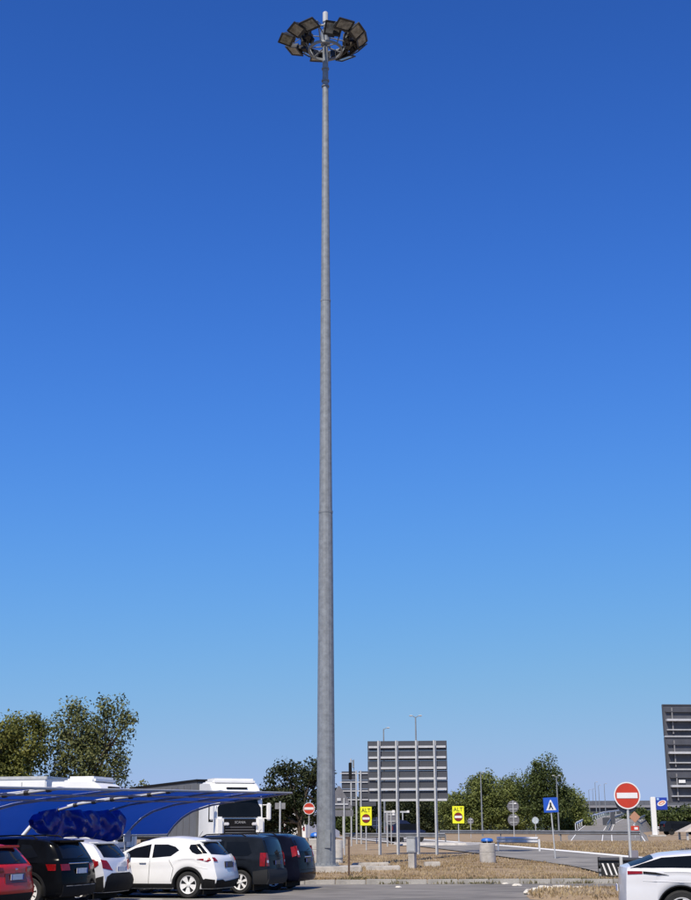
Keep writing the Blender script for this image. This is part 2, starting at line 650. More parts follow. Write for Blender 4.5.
# second small verge at the bottom right: stones and weeds
vx = gpt(575, 897)
verge = MB()
VP = [(gpt(526, 896).x, gpt(526, 896).y), (gpt(545, 891.5).x, gpt(545, 891.5).y), (gpt(600, 890).x, gpt(600, 890).y + 0.2), (13.5, 39.3), (13.5, 33.2), (6.2, 33.0), (4.6, 34.6)]
VP = VP[::-1]
nV = len(VP)
cx = sum(p[0] for p in VP) / nV
cy = sum(p[1] for p in VP) / nV
verge.add([(x, y, 0.003) for x, y in VP] + [(cx + (x - cx) * 0.93, cy + (y - cy) * 0.93, 0.10) for x, y in VP] + [(cx, cy, 0.14)],
          [(i, (i + 1) % nV, nV + (i + 1) % nV, nV + i) for i in range(nV)] + [(nV + i, nV + (i + 1) % nV, 2 * nV) for i in range(nV)])
struct(verge.build('verge', soil, None, 50), 'small earth verge at the near right')


# ------------------------------------------------------------------ vegetation
def cards(name, pos, size, nrm, m, parent=None, aspect=0.55, up=None):
    """many leaf-shaped diamonds: pos (n,3), size (n,), nrm (n,3)"""
    n = len(pos)
    t = rng.normal(size=(n, 3)) if up is None else up
    t = t - nrm * (t * nrm).sum(1, keepdims=True)
    t /= np.linalg.norm(t, axis=1, keepdims=True) + 1e-9
    b = np.cross(nrm, t)
    s = size[:, None]
    v = np.empty((n, 4, 3))
    v[:, 0] = pos - t * s
    v[:, 1] = pos + b * s * aspect + nrm * s * 0.15
    v[:, 2] = pos + t * s
    v[:, 3] = pos - b * s * aspect + nrm * s * 0.15
    me = bpy.data.meshes.new(name)
    me.vertices.add(n * 4)
    me.vertices.foreach_set('co', v.reshape(-1))
    me.loops.add(n * 4)
    me.loops.foreach_set('vertex_index', np.arange(n * 4))
    me.polygons.add(n)
    me.polygons.foreach_set('loop_start', np.arange(n) * 4)
    me.polygons.foreach_set('loop_total', np.full(n, 4))
    me.update()
    me.validate()
    me.materials.append(m)
    o = bpy.data.objects.new(name, me)
    col.objects.link(o)
    if parent is not None:
        o.parent = parent
    return o


def tree(name, label, loc, lobes, nclump, nleaf, lsize, m, trunk_h, trunk_r, group=None, spread=0.42, seed=1, upright=0.0, twigs=True):
    """lobes: (x, y, z, rx, ry, rz) ellipsoids of the crown around the trunk foot"""
    rg = np.random.default_rng(seed)
    rd = random.Random(seed)
    t = thing(name, label, 'tree', loc, 0, group)
    vol = np.array([l[3] * l[4] * l[5] for l in lobes])
    vol = vol ** 0.8
    pick = rg.choice(len(lobes), nclump, p=vol / vol.sum())
    cl = []
    for k in pick:
        x, y, z, rx, ry, rz = lobes[k]
        d = rg.normal(size=3)
        d /= np.linalg.norm(d)
        rr = rg.uniform(0.25, 1.0) ** 0.55
        cl.append((x + d[0] * rx * rr, y + d[1] * ry * rr, max(0.25, z + d[2] * rz * rr)))
    cl = np.array(cl)
    # trunk and limbs
    mb = MB()
    lean = rg.normal(size=2) * 0.12
    top = Vector((lean[0], lean[1], trunk_h))
    mb.tube([(0, 0, -0.15), (lean[0] * .4, lean[1] * .4, trunk_h * .5), top], [trunk_r * 1.25, trunk_r, trunk_r * .8], 8)
    limbs = []
    zmax = max(c[2] for c in cl)
    nl = max(5, nclump // 9)
    idx = rg.choice(nclump, min(nclump, nl), replace=False)
    for i in idx:
        c = Vector(cl[i])
        mid = top.lerp(c, 0.5) + Vector((rd.uniform(-.25, .25), rd.uniform(-.25, .25), 0.18 * (c - top).length * (0.4 + upright)))
        st = Vector((0, 0, 0)).lerp(top, rd.uniform(0.7, 1.0))
        mb.tube([st, mid, c], [trunk_r * .55, trunk_r * .3, trunk_r * .08], 6, False)
        limbs.append((mid, c))
    if twigs:
        for i in range(nclump):
            c = Vector(cl[i])
            a = min(limbs, key=lambda L: (L[0] - c).length)
            mb.tube([a[0], a[0].lerp(c, .6) + Vector((0, 0, .1)), c], [trunk_r * .16, trunk_r * .1, trunk_r * .03], 4, False)
    mb.build('trunk', bark, t, 50)
    # leaves
    pos, nr, sz = [], [], []
    for c in cl:
        k = int(nleaf * rg.uniform(0.5, 1.4))
        sc = spread * rg.uniform(0.6, 1.35)
        q = rg.normal(size=(k, 3))
        q *= np.minimum(1, 1.9 / np.linalg.norm(q, axis=1, keepdims=True))
        q = q * np.array([sc, sc, sc * (0.75 + upright)])
        pos.append(c + q)
        nr.append(q * 0.6 / sc + rg.normal(size=(k, 3)) * 0.9 + np.array([0, 0, 0.5]))
        sz.append(lsize * rg.uniform(0.55, 1.35, k))
    pos = np.concatenate(pos)
    nr = np.concatenate(nr)
    nr /= np.linalg.norm(nr, axis=1, keepdims=True)
    sz = np.concatenate(sz)
    keep = pos[:, 2] > 0.1
    cards('crown', pos[keep], sz[keep], nr[keep], m, t)
    return t


def gl(px, Y, dz=0.0):
    p = at(px, 831, Y)
    return (p.x, p.y, max(0.0, ground(p.x, p.y)) + dz)


# two tall trees behind the trucks on the left
tree('broadleaf_tree', 'dense olive green tree at the left edge behind the white truck', gl(8, 84), [
    (-2.2, 0, 6.2, 2.2, 2, 2.6), (0.3, .3, 6.7, 1.9, 2, 2.5), (1.5, 0, 4.8, 1.1, 1.6, 2.0), (-1.2, 0, 4.0, 2.8, 2.0, 1.9), (-4.6, 0, 5.6, 2.4, 2, 2.8)],
    200, 150, 0.115, leaf_olive, 2.6, 0.24, spread=0.42, seed=3, upright=.3)
tree('broadleaf_tree', 'tall airy grey green tree with gaps and bare twigs behind the white truck cab', gl(80, 86), [
    (-0.6, 0, 7.6, 1.7, 1.4, 2.2), (1.6, .2, 7.8, 1.5, 1.4, 2.2), (0.2, 0, 5.2, 2.0, 1.7, 2.4), (2.0, 0, 5.6, 1.2, 1.2, 1.8), (3.6, 0, 3.6, 0.9, 0.9, 1.2), (-1.4, .5, 4.8, 0.9, 1.2, 2.2)],
    150, 84, 0.11, leaf_airy, 2.2, 0.2, spread=0.36, seed=11, upright=.5)
# darker trees behind the mast
tree('dark_tree', 'dark tree with an open feathery top just left of the mast', gl(300, 92), [
    (-1.2, 0, 3.0, 1.6, 1.5, 1.7), (0.6, .2, 3.0, 1.6, 1.5, 1.9), (0.9, 0, 5.0, 1.0, 1.0, .9), (-1.0, 0, 4.9, 1.0, .9, .75), (-2.6, 0, 2.2, 1.2, 1.2, 1.6)],
    120, 90, 0.115, leaf_dark, 1.6, 0.16, spread=0.34, seed=21)
tree('dark_tree', 'low dark shrubby tree behind the truck mirror', gl(272, 96), [
    (-1.4, 0, 1.8, 1.8, 1.4, 1.7), (0.8, .2, 1.7, 1.5, 1.5, 1.5), (-0.2, 0, 2.6, 1.4, 1.4, 1.0)],
    90, 90, 0.115, leaf_dark, .9, 0.12, spread=0.34, seed=22)
# green trees on the right, back to front
spec = [
    (437, 205, 5.5, 4.0, leaf_mid, 'low green tree just right of the big board'),
    (462, 200, 6.4, 4.0, leaf_green, 'bushy green tree behind the right yellow board'),
    (487, 200, 9.0, 4.0, leaf_green, 'light green tree behind the thin lamp post'),
    (513, 205, 9.2, 3.6, leaf_green, 'green tree behind the twin round sign backs'),
    (546, 190, 10.9, 4.3, leaf_mid, 'tallest dark green tree behind the blue crossing sign'),
    (571, 196, 6.6, 3.2, leaf_green, 'rounded green tree right of the crossing sign'),
    (347, 180, 4.6, 3.2, leaf_mid, 'low tree right behind the mast foot'),
    (368, 185, 5.6, 3.4, leaf_dark, 'dark low tree behind the left yellow board'),
    (392, 186, 5.4, 3.4, leaf_dark, 'dark low tree behind the left half of the big board'),
    (415, 188, 5.2, 3.4, leaf_dark, 'dark low tree behind the right half of the big board')]
for i, (px, Y, h, w, m, lab) in enumerate(spec):
    tree('roadside_tree', lab, gl(px, Y), [
        (-w * .38, 0, h * .42, w * .55, 2.2, h * .36), (w * .36, .3, h * .40, w * .55, 2.2, h * .36), (0.1 * w, 0, h * .70, w * .45, 2, h * .26), (-.2 * w, 0, h * .62, w * .4, 2, h * .28), (0, -.8, h * .2, w * .7, 1.8, h * .2)],
        int(80 + 8 * h), 100, 0.17, m, h * .3, 0.2, 'trees beyond the slip road', spread=0.60, seed=40 + i, upright=.15, twigs=False)
for i, (px, Y, h, w, lab) in enumerate([(650, 260, 4.6, 6, 'dark shrub under the viaduct beside the white pylon'), (684, 250, 4.8, 6.5, 'dark shrub under the viaduct at the right edge'), (722, 255, 5, 7, 'dark shrub beyond the right edge board')][:2]):
    tree('roadside_shrub', lab, gl(px, Y), [(-w * .4, 0, h * .4, w * .5, 2.5, h * .42), (w * .4, 0, h * .45, w * .5, 2.5, h * .42), (0, 0, h * .45, w * .5, 2.5, h * .45)],
         110, 45, 0.3, leaf_mid, 1.0, 0.2, 'shrubs under the viaduct', spread=.7, seed=70 + i, twigs=False)


def grass(name, label, pts, h0, h1, m, w=0.010):
    n = len(pts)
    pos = np.array(pts)
    hh = rng.uniform(h0, h1, n) * rng.choice([0.6, 1, 1, 1.3], n)
    lean = rng.normal(size=(n, 3)) * 0.55
    lean[:, 2] = 1
    lean /= np.linalg.norm(lean, axis=1, keepdims=True)
    nrm = rng.normal(size=(n, 3)) * np.array([1, 1, .25])
    nrm /= np.linalg.norm(nrm, axis=1, keepdims=True)
    pos = pos + lean * hh[:, None] * 0.42
    o = cards(name, pos, hh * 0.5, nrm, m, None, 0.22, lean)
    return stuff(o, label, 'grass')


pts = []
rr = random.Random(5)
while len(pts) < 34000:
    x = rr.uniform(-2.6, 16)
    y = 45.3 + 22 * rr.random() ** 1.6
    if y < kerb_y(x) + 0.2 or x < -2.7 - max(0, y - 47) * .09:
        continue
    e = Vector((x, y)) - A
    if -0.6 < e.dot(nor) < 5.5:
        continue
    clump = math.sin(x * 2.1 + 3 * math.sin(y * .7)) * math.sin(y * 1.7 + 2 * math.sin(x * .9)) + 0.6 * math.sin(x * 7 + y * 5)
    if clump < rr.uniform(-1.3, 0.9):
        continue
    pts.append((x, y, terr(x, y)))
grass('dry_grass', 'straw coloured dry grass on the kerbed island', pts, 0.03, 0.11, grass_dry)
pts = []
while len(pts) < 38000:          # beyond the slip road
    k = rr.random()
    c = A.lerp(B, k * 1.25 - 0.4) - nor * (0.9 + 26 * rr.random() ** 1.5)
    pts.append((c.x, c.y, ground(c.x, c.y)))
grass('dry_grass', 'dry grass bank beyond the slip road', pts, 0.04, 0.15, grass_dry)
pts = []
while len(pts) < 2600:           # weeds growing along the kerb
    x = rr.uniform(-2.2, 12)
    if math.sin(x * 1.9) + math.sin(x * 4.3 + 1) < rr.uniform(-1.2, 1.2):
        continue
    y = kerb_y(x) + rr.choice([-0.14, 0.13, 0.2]) + rr.uniform(-.05, .05) if x > 1 else kerb_y(x) + rr.uniform(.1, 1.6)
    pts.append((x, y, 0.0 if y < kerb_y(x) - .1 else max(0.0, terr(x, y + .1))))
grass('weeds', 'greenish weeds along the kerb stones', pts, 0.04, 0.15, grass_green)
def inside(x, y):
    r_ = False
    for (xa, ya), (xb, yb) in zip(VP, VP[1:] + VP[:1]):
        if (ya > y) != (yb > y) and x < (xb - xa) * (y - ya) / (yb - ya) + xa:
            r_ = not r_
    return r_


pts = []
while len(pts) < 9000:
    x, y = rr.uniform(4.4, 13), rr.uniform(33.1, 39.2)
    if not inside(x, y):
        continue
    if math.sin(x * 3) * math.sin(y * 2.3 + x) > rr.uniform(-1.6, .8):
        pts.append((x, y, 0.06))
grass('weeds', 'straw and weeds on the small verge at the near right', pts, 0.05, 0.16, grass_dry)

# stones edging the small verge and lying on the island
sg = bmesh.new()
bmesh.ops.create_icosphere(sg, subdivisions=2, radius=1)
for v_ in sg.verts:
    v_.co *= 1 + random.uniform(-.16, .16)
sme = bpy.data.meshes.new('stone')
sg.to_mesh(sme)
sg.free()
sme.materials.append(mat('pale stone', (0.55, 0.52, 0.46), 0.95, 0, 0.2, 3))


def stone(x, y, s, label, group, z=0.0):
    o = bpy.data.objects.new('stone', sme)
    col.objects.link(o)
    o.location = (x, y, z + s * .25)
    o.scale = (s, s * random.uniform(.6, 1), s * random.uniform(.4, .65))
    o.rotation_euler = (0, 0, random.uniform(0, 6))
    tag(o, label, 'stone', group)


for k in range(18):
    f = k / 17
    p = gpt(528 + f * 52 + random.uniform(-2, 2), 894.5 - 4 * min(1, f * 3) + random.uniform(-.6, 1.5))
    stone(p.x, p.y, random.uniform(.10, .2), 'pale stone lying loosely along the far edge of the near verge', 'stones edging the near verge')
for px, py, s, lab in ((505, 877.5, .13, 'pale stone in the dry grass in front of the crossing sign'), (517, 879, .17, 'largest pale stone near the kerb of the dry island'), (398, 880.5, .12, 'pale stone at the kerb below the grey cabinet')):
    for _ in range(3):
        g = gpt(px, py, 0.2)
    stone(g.x, g.y, s, lab, 'stones on the dry island', terr(g.x, g.y))


# ------------------------------------------------------------------ the high mast
MY = 50.0
mp = at(326.0, 866, MY)
mz = mp.z
MX = mp.x
gz0 = ground(MX, MY)
mast = thing('floodlight_mast', 'very tall grey galvanised mast with a crown of floodlights', 'light mast', (MX, MY, 0))
# concrete footing
MB().rbox((0.15, 0.0, (gz0 - 0.3 + mz) / 2), (2.3, 1.7, mz - gz0 + 0.3), 0.03).build('footing', concrete, mast)


def zt_(py):
    return at(325.5, py, MY).z


Z1, Z2, Z3 = zt_(511), zt_(300), zt_(47)
r0, r1, r2, r3 = 0.355, 0.262, 0.196, 0.118


def section_tube(name, z0, z1, ra, rb):
    mb = MB()
    n = 16
    prof = [(ra + (rb - ra) * k / 6, z0 + (z1 - z0) * k / 6) for k in range(7)]
    mb.lathe(prof, n)
    o = mb.build(name, galv, mast, 20)
    return o


section_tube('shaft_section', mz, Z1, r0, r1 + .008)
section_tube('shaft_section', Z1 - .25, Z2, r1 - .004, r2 + .007)
section_tube('shaft_section', Z2 - .25, Z3 + .3, r2 - .003, r3)
MB().lathe([(r1 + .018, Z1 - .10), (r1 + .02, Z1), (r1 - .01, Z1 + .012)], 16).build('joint_collar', galv, mast)
MB().lathe([(r2 + .016, Z2 - .08), (r2 + .018, Z2), (r2 - .01, Z2 + .01)], 16).build('joint_collar', galv, mast)
MB().lathe([(0.50, mz - .002), (0.50, mz + .04), (0.37, mz + .045), (0.36, mz + .10)], 16).build('base_flange', galv, mast)
bolt = MB()
bolt.lathe([(0.022, mz + .03), (0.022, mz + .11), (0.012, mz + .12)], 6, c=(0, 0, 0))
bo = bolt.build('anchor_bolt', galv, mast)
for k in range(12):
    b_ = bo if k == 0 else bo.copy()
    if k:
        col.objects.link(b_)
    a = k * math.pi / 6
    b_.location = (0.44 * math.cos(a), 0.44 * math.sin(a), 0)
MB().rbox((0.06, -0.352, mz + 0.95), (0.22, 0.05, 0.65), .015).build('inspection_door', galv, mast)
# crown
HZ = Z3                         # level of the ring
crown = MB()
mb = MB()
mb.lathe([(0.17, HZ + .05), (0.21, HZ + .1), (0.21, HZ + .75), (0.17, HZ + .8)], 16)
mb.build('head_drum', galv, mast, 30)
mb = MB()
mb.lathe([(0.07, HZ + .75), (0.07, HZ + 1.25), (.12, HZ + 1.26), (.12, HZ + 1.72), (.09, HZ + 1.76)], 12)
mb.build('head_cap', mat('pale cap', (0.48, 0.49, 0.50), .5), mast, 30)


def ring(name, rad, z, w, h, m):
    mb = MB()
    mb.lathe([(rad - w, z - h), (rad + w, z - h), (rad + w, z + h), (rad - w, z + h), (rad - w, z - h)], 40, caps=False)
    return mb.build(name, m, mast, 30)


ring('lower_ring', 0.72, HZ - .18, .04, .05, galv)
ring('upper_ring', 1.02, HZ + .42, .035, .035, galv)
for z, r_ in ((zt_(69), .165), (zt_(81), .17), (zt_(86.5), .17)):  # bands added where the shadows of the crown rings cross the shaft
    MB().lathe([(r_ - .04, z - .03), (r_, z - .03), (r_, z + .03), (r_ - .04, z + .03)], 16).build('ring_shadow_band', galv, mast)
for k in range(6):
    a = k * math.pi / 3 + .25
    d = Vector((math.cos(a), math.sin(a), 0))
    mb = MB()
    mb.tube([d * .15 + Vector((0, 0, HZ - .02)), d * .74 + Vector((0, 0, HZ - .17)), d * 1.04 + Vector((0, 0, HZ + .42))], .032, 6)
    mb.tube([d * .15 + Vector((0, 0, HZ + .5)), d * 1.04 + Vector((0, 0, HZ + .42))], .028, 6)
    mb.build('ring_arm', galv, mast)
fl = random.Random(4)
lamp_specs = []
for deg, rad, tl_ in ((-117, 1.45, 14), (-56, 1.5, 16), (-72, 1.1, 50), (128, 1.35, 30), (78, 1.4, 20), (14, 1.25, 20), (-143, 1.55, 22), (-173, 1.72, 12), (150, 1.62, 20), (103, 1.5, 14), (55, 1.55, 24), (26, 1.62, 40), (2, 1.6, 46), (-27, 1.55, 36),
                      (-160, .95, 50), (38, 1.12, 62), (-8, 1.10, 70)):
    a = R(deg)
    lamp_specs.append((a, rad, HZ + .30 + fl.uniform(-.08, .08), -R(tl_), a + fl.uniform(-.2, .2)))
for (a, rad, z, tilt, face) in lamp_specs:
    c = Vector((math.cos(a) * rad, math.sin(a) * rad, z))
    rot = Matrix.Rotation(face, 3, 'Z') @ Matrix.Rotation(tilt, 3, 'Y')
    mb = MB()
    # housing: wide shallow tray with a sloped back, glass facing down
    w, d, h = 0.70, 0.54, 0.26
    pts8 = [(-d / 2, -w / 2, 0), (d / 2, -w / 2, 0), (d / 2, w / 2, 0), (-d / 2, w / 2, 0),
            (-d / 2 + .05, -w / 2 + .12, h), (d / 2 - .16, -w / 2 + .12, h * .8), (d / 2 - .16, w / 2 - .12, h * .8), (-d / 2 + .05, w / 2 - .12, h)]
    mb.add([c + rot @ Vector(p_) for p_ in pts8], [(3, 2, 1, 0), (4, 5, 6, 7), (0, 1, 5, 4), (1, 2, 6, 5), (2, 3, 7, 6), (3, 0, 4, 7)])
    for sx_, sy_, lx, ly in ((0, -w / 2, d, .04), (0, w / 2, d, .04), (-d / 2, 0, .04, w), (d / 2, 0, .04, w)):
        mb.box(c + rot @ Vector((sx_, sy_, -.015)), (lx + .04, ly + .01, .05), rot)
    mb.box(c + rot @ Vector((-d / 2 - .02, 0, h * .55)), (.18, .28, .16), rot)
    fo = mb.build('floodlight', lamp_metal, mast)
    g_ = MB()
    g_.box(c + rot @ Vector((0, 0, -.012)), (d - .1, w - .1, .012), rot)
    g_.build('lens', lamp_glass, fo)
    b2 = MB()
    inner = Vector((math.cos(a) * 1.02, math.sin(a) * 1.02, HZ + .42))
    for sg_ in (-1, 1):
        b2.tube([c + rot @ Vector((0, sg_ * (w / 2 + .03), .06)), c + rot @ Vector((-.3, sg_ * (w / 2 + .03), .10)), inner + Vector((0, 0, 0))], .02, 5)
    b2.build('bracket', galv, fo)


for deg in (-170, -140, -62, -20, 8, 35, 70, 120, 160):
    a = R(deg)
    rot = Matrix.Rotation(a, 3, 'Z')
    c = Vector((math.cos(a) * .98, math.sin(a) * .98, HZ + .22))
    MB().rbox(c, (.20, .30, .34), .02, rot).build('gear_box', lamp_metal, mast)


# ------------------------------------------------------------------ cars
def interp(tab, x):
    if x <= tab[0][0]:
        return tab[0][1]
    for (a, b), (c, d) in zip(tab, tab[1:]):
        if x <= c:
            return b + (d - b) * (x - a) / (c - a)
    return tab[-1][1]


def sinterp(tab, x):
    """smooth interpolation"""
    e = 0.06
    return (interp(tab, x - e) + 2 * interp(tab, x) + interp(tab, x + e)) / 4


YF = [0, .25, .5, .72, .88, .96, 1.0]
CR = [0, .05, .18, .38, .62, .82, 1.0]


class Car:
    """local frame: +X forward, rear bumper at x = 0 (shifted to the middle when built), z up"""

    def __init__(s, sp):
        s.sp = sp
        s.L, s.W, s.H = sp['L'], sp['W'], sp['H']
        s.hw = s.W / 2
        s.rearp = sp['rear']
        s.Dr = max(x for z, x in s.rearp) * 2.3 + .25
        s.ax = (sp['rear_axle'], sp['rear_axle'] + sp['wheelbase'])
        s.wr = sp.get('wheel_r', .33)
        s.sill = sp.get('sill', .22)

    def arch(s, x):
        z = s.sill
        ra = s.wr + .055
        for a in s.ax:
            d = abs(x - a)
            if d < ra:
                z = max(z, s.wr + math.sqrt(ra * ra - d * d))
        return z

    def sect(s, x):
        top = sinterp(s.sp['top'], x)
        belt = min(sinterp(s.sp['belt'], x), top - .05)
        k = min(1, max(0, (top - belt - .05) / (s.H - .95)))
        # plan taper at both ends
        tap = 1.0
        if x < .45:
            tap -= .075 * ((.45 - x) / .45) ** 2
        if x > s.L - .8:
            tap -= .16 * ((x - s.L + .8) / .8) ** 2
        wm = s.hw * tap
        wb = (s.hw - .035) * tap
        wt = wb - (wb - s.hw * s.sp.get('tumble', .74) * (tap * .6 + .4)) * k
        crown = .035 + .05 * k
        rows = [(wt * f, top - crown * c) for f, c in zip(YF, CR)]
        zr = top - crown
        for j in range(1, 6):
            f = j / 6
            rows.append((wt + (wb - wt) * (f ** .85), zr + (belt - zr) * f))
        rows.append((wb, belt))
        zbot = s.arch(x)
        base = [(wb + .022, belt - .04), (wm, belt - .10), (wm - .012, belt - .2), (wm - .004, (belt + .45) / 2 - .02), (wm, .52), (wm - .006, .40), (wm - .025, .30), (wm - .05, s.sill)]
        zt = belt - .02
        for y, z in base:
            z2 = zbot + (z - s.sill) * (zt - zbot) / (zt - s.sill)
            rows.append((y, z2))
        return rows

    def xr(s, z):
        return sinterp(s.rearp, z)

    def xmap(s, xs_, z):
        x = xs_
        if x < s.Dr:
            x = x + s.xr(z) * (1 - xs_ / s.Dr) ** 2
        fr = s.sp.get('front', .18)
        if xs_ > s.L - .6:
            q = (xs_ - s.L + .6) / .6
            x = x - q * q * fr * abs((z - .55) / .35) ** 1.5 * .5
        return x

    def xinv(s, x, z):
        lo, hi = 0.0, s.L
        for _ in range(30):
            m = (lo + hi) / 2
            if s.xmap(m, z) < x:
                lo = m
            else:
                hi = m
        return lo

    def side_y(s, x, z):
        rows = s.sect(s.xinv(x, z))
        for (y0, z0), (y1, z1) in zip(rows[len(YF) - 1:], rows[len(YF):]):
            if z1 <= z <= z0:
                return y0 + (y1 - y0) * (z0 - z) / max(1e-6, z0 - z1)
        return rows[-1][0] if z < rows[-1][1] else rows[len(YF) - 1][0]

    def rear_x(s, y, z):
        rows = s.sect(0)
        w = rows[-1][0]
        for (y0, z0), (y1, z1) in zip(rows[len(YF) - 1:], rows[len(YF):]):
            if z1 <= z <= z0:
                w = y0 + (y1 - y0) * (z0 - z) / max(1e-6, z0 - z1)
        if z > rows[len(YF) - 1][1]:
            w = rows[len(YF) - 1][0]
        return s.xr(z) - s.sp.get('bulge', .07) * (1 - min(1, abs(y) / w) ** 2.4)

    def shell(s, root, m):
        ra = s.wr + .055
        xs_ = {0.0, s.L}
        k = 0
        n = 44
        for k in range(n + 1):
            xs_.add(round(s.L * k / n, 4))
        for a in s.ax:
            for q in range(0, 25):
                xs_.add(round(a + ra * 1.0005 * math.cos(math.pi * q / 24), 4))
            xs_.add(round(a - ra - .004, 4))
            xs_.add(round(a + ra + .004, 4))
        xs_ = sorted(xs_)
        xs_ = [x for i, x in enumerate(xs_) if i == 0 or x - xs_[i - 1] > .003]
        mb = MB()
        grid = []
        for x in xs_:
            rows = s.sect(x)
            full = [(-y, z) for y, z in rows[::-1]] + rows[1:]
            ids = []
            for y, z in full:
                ids.append(len(mb.v))
                mb.v.append((s.xmap(x, z), y, z))
            grid.append(ids)
        for i in range(len(grid) - 1):
            for j in range(len(grid[0]) - 1):
                mb.f.append((grid[i][j], grid[i + 1][j], grid[i + 1][j + 1], grid[i][j + 1]))
        # rear and front caps
        for end, ids in ((0, grid[0]), (1, grid[-1])):
            rows = s.sect(0 if end == 0 else s.L)
            nr = len(YF)
            prev = None
            m_ = len(ids) // 2
            for j in range(nr - 1, len(rows)):
                y, z = rows[j]
                line = []
                fade = max(0, 1 - (j - nr + 1) / 6)
                for f, c in zip([-q for q in YF[::-1]] + YF[1:], CR[::-1] + CR[1:]):
                    zz = z + (rows[0][1] - rows[nr - 1][1]) * (1 - c) * fade
                    if abs(f) == 1.0:
                        line.append(ids[m_ + j] if f > 0 else ids[m_ - j])
                        continue
                    if j == nr - 1:
                        q = YF.index(abs(f))
                        line.append(ids[m_ + q] if f > 0 else ids[m_ - q])
                        continue
                    if end == 0:
                        xx = s.xr(zz) - s.sp.get('bulge', .07) * (1 - abs(f) ** 2.4) * min(1, (j - nr + 1) / 3)
                    else:
                        xx = s.xmap(s.L, zz) + .12 * (1 - f * f) * min(1, (j - nr + 1) / 3)
                    line.append(len(mb.v))
                    mb.v.append((xx, y * f, zz))
                if prev:
                    for q in range(len(line) - 1):
                        mb.f.append((prev[q], prev[q + 1], line[q + 1], line[q]))
                prev = line
        mb.v = [(x - s.L / 2, y, z) for x, y, z in mb.v]
        o = mb.build('body', m, root, 38)
        return o

    def patch(s, name, poly, m, root, where, off=.006, sub=2):
        """a pane or lamp lying on the surface. where: 'L', 'R' (poly in x, z) or 'rear' (poly in y, z)"""
        bm = bmesh.new()
        vs_ = [bm.verts.new((a, 0, b)) for a, b in poly]
        bm.faces.new(vs_)
        bmesh.ops.triangulate(bm, faces=bm.faces)
        for _ in range(sub):
            bmesh.ops.subdivide_edges(bm, edges=bm.edges, cuts=1, use_grid_fill=True)
        bmesh.ops.triangulate(bm, faces=bm.faces)
        for v in bm.verts:
            a, b = v.co.x, v.co.z
            if where == 'rear':
                v.co = (s.rear_x(a, b) - off, a, b)
            else:
                y = s.side_y(a, b) + off
                v.co = (a, y if where == 'L' else -y, b)
        ed = [e for e in bm.edges if e.is_boundary]
        ex = bmesh.ops.extrude_edge_only(bm, edges=ed)
        for v in [g for g in ex['geom'] if isinstance(g, bmesh.types.BMVert)]:
            if where == 'rear':
                v.co.x += off + .02
            else:
                v.co.y -= math.copysign(off + .015, v.co.y)
        for v in bm.verts:
            v.co.x -= s.L / 2
        bmesh.ops.recalc_face_normals(bm, faces=bm.faces)
        me = bpy.data.meshes.new(name)
        bm.to_mesh(me)
        bm.free()
        # outward orientation is not critical for opaque panes
        me.polygons.foreach_set('use_smooth', [True] * len(me.polygons))
        me.set_sharp_from_angle(angle=R(40))
        me.materials.append(m)
        o = bpy.data.objects.new(name, me)
        col.objects.link(o)
        o.parent = root
        return o

    def line(s, name, pts, r, m, root, where, n=8):
        out = []
        for (a, b), (c, d) in zip(pts, pts[1:]):
            for k in range(n):
                u, v = a + (c - a) * k / n, b + (d - b) * k / n
                out.append((u, v))
        out.append(pts[-1])
        P = []
        for u, v in out:
            if where == 'rear':
                P.append((s.rear_x(u, v) - r * .2 - s.L / 2, u, v))
            else:
                y = s.side_y(u, v) + r * .2
                P.append((u - s.L / 2, y if where == 'L' else -y, v))
        return MB().tube(P, r, 5).build(name, m, root)


def wheel_meshes(r, w, spokes, m_rim, style):
    """tyre and rim meshes around the Y axis, outer face at +y"""
    t = MB()
    t.lathe([(r * .64, -w / 2), (r * .9, -w / 2), (r * .985, -w / 2 + .025), (r, -w / 4), (r, w / 4), (r * .985, w / 2 - .025), (r * .9, w / 2), (r * .66, w / 2 - .005), (r * .64, w / 2 - .03)], 32, 'Y', caps=False)
    tyre = t.build('tyre', rubber, None, 40)
    d = MB()
    d.lathe([(r * .655, w / 2 - .06), (r * .02, w / 2 - .07)], 32, 'Y', caps=False)
    disc = d.build('disc', alloy_dark, None)
    m_ = MB()
    m_.lathe([(r * .60, w / 2 - .045), (r * .61, w / 2 - .004), (r * .66, w / 2 + .002), (r * .67, w / 2 - .02)], 32, 'Y', caps=False)
    for k in range(spokes):
        a = 2 * math.pi * k / spokes
        for sg_ in ((-1, 1) if style == 'double' else (0,)):
            aw = .19 if style == 'double' else (.34 if style == 'wide' else .2)
            c, s_ = math.cos, math.sin
            a2 = a + sg_ * .17
            pts = []
            for rad, hw in ((r * .10, aw * .55 * r * .5), (r * .63, aw * r * .62)):
                for q in (-1, 1):
                    pts.append((rad * c(a2) - q * hw * s_(a2), rad * s_(a2) + q * hw * c(a2)))
            f = [(pts[i][0], w / 2 - .008 - (.012 if i < 2 else 0), pts[i][1]) for i in (0, 1, 3, 2)]
            b = [(x, y - .03, z) for x, y, z in f]
            m_.add(f + b, [(0, 1, 2, 3), (7, 6, 5, 4), (0, 4, 5, 1), (1, 5, 6, 2), (2, 6, 7, 3), (3, 7, 4, 0)])
    m_.lathe([(r * .17, w / 2 - .04), (r * .16, w / 2 - .008), (r * .05, w / 2)], 12, 'Y')
    rim = m_.build('rim', m_rim, None, 30)
    return tyre, disc, rim


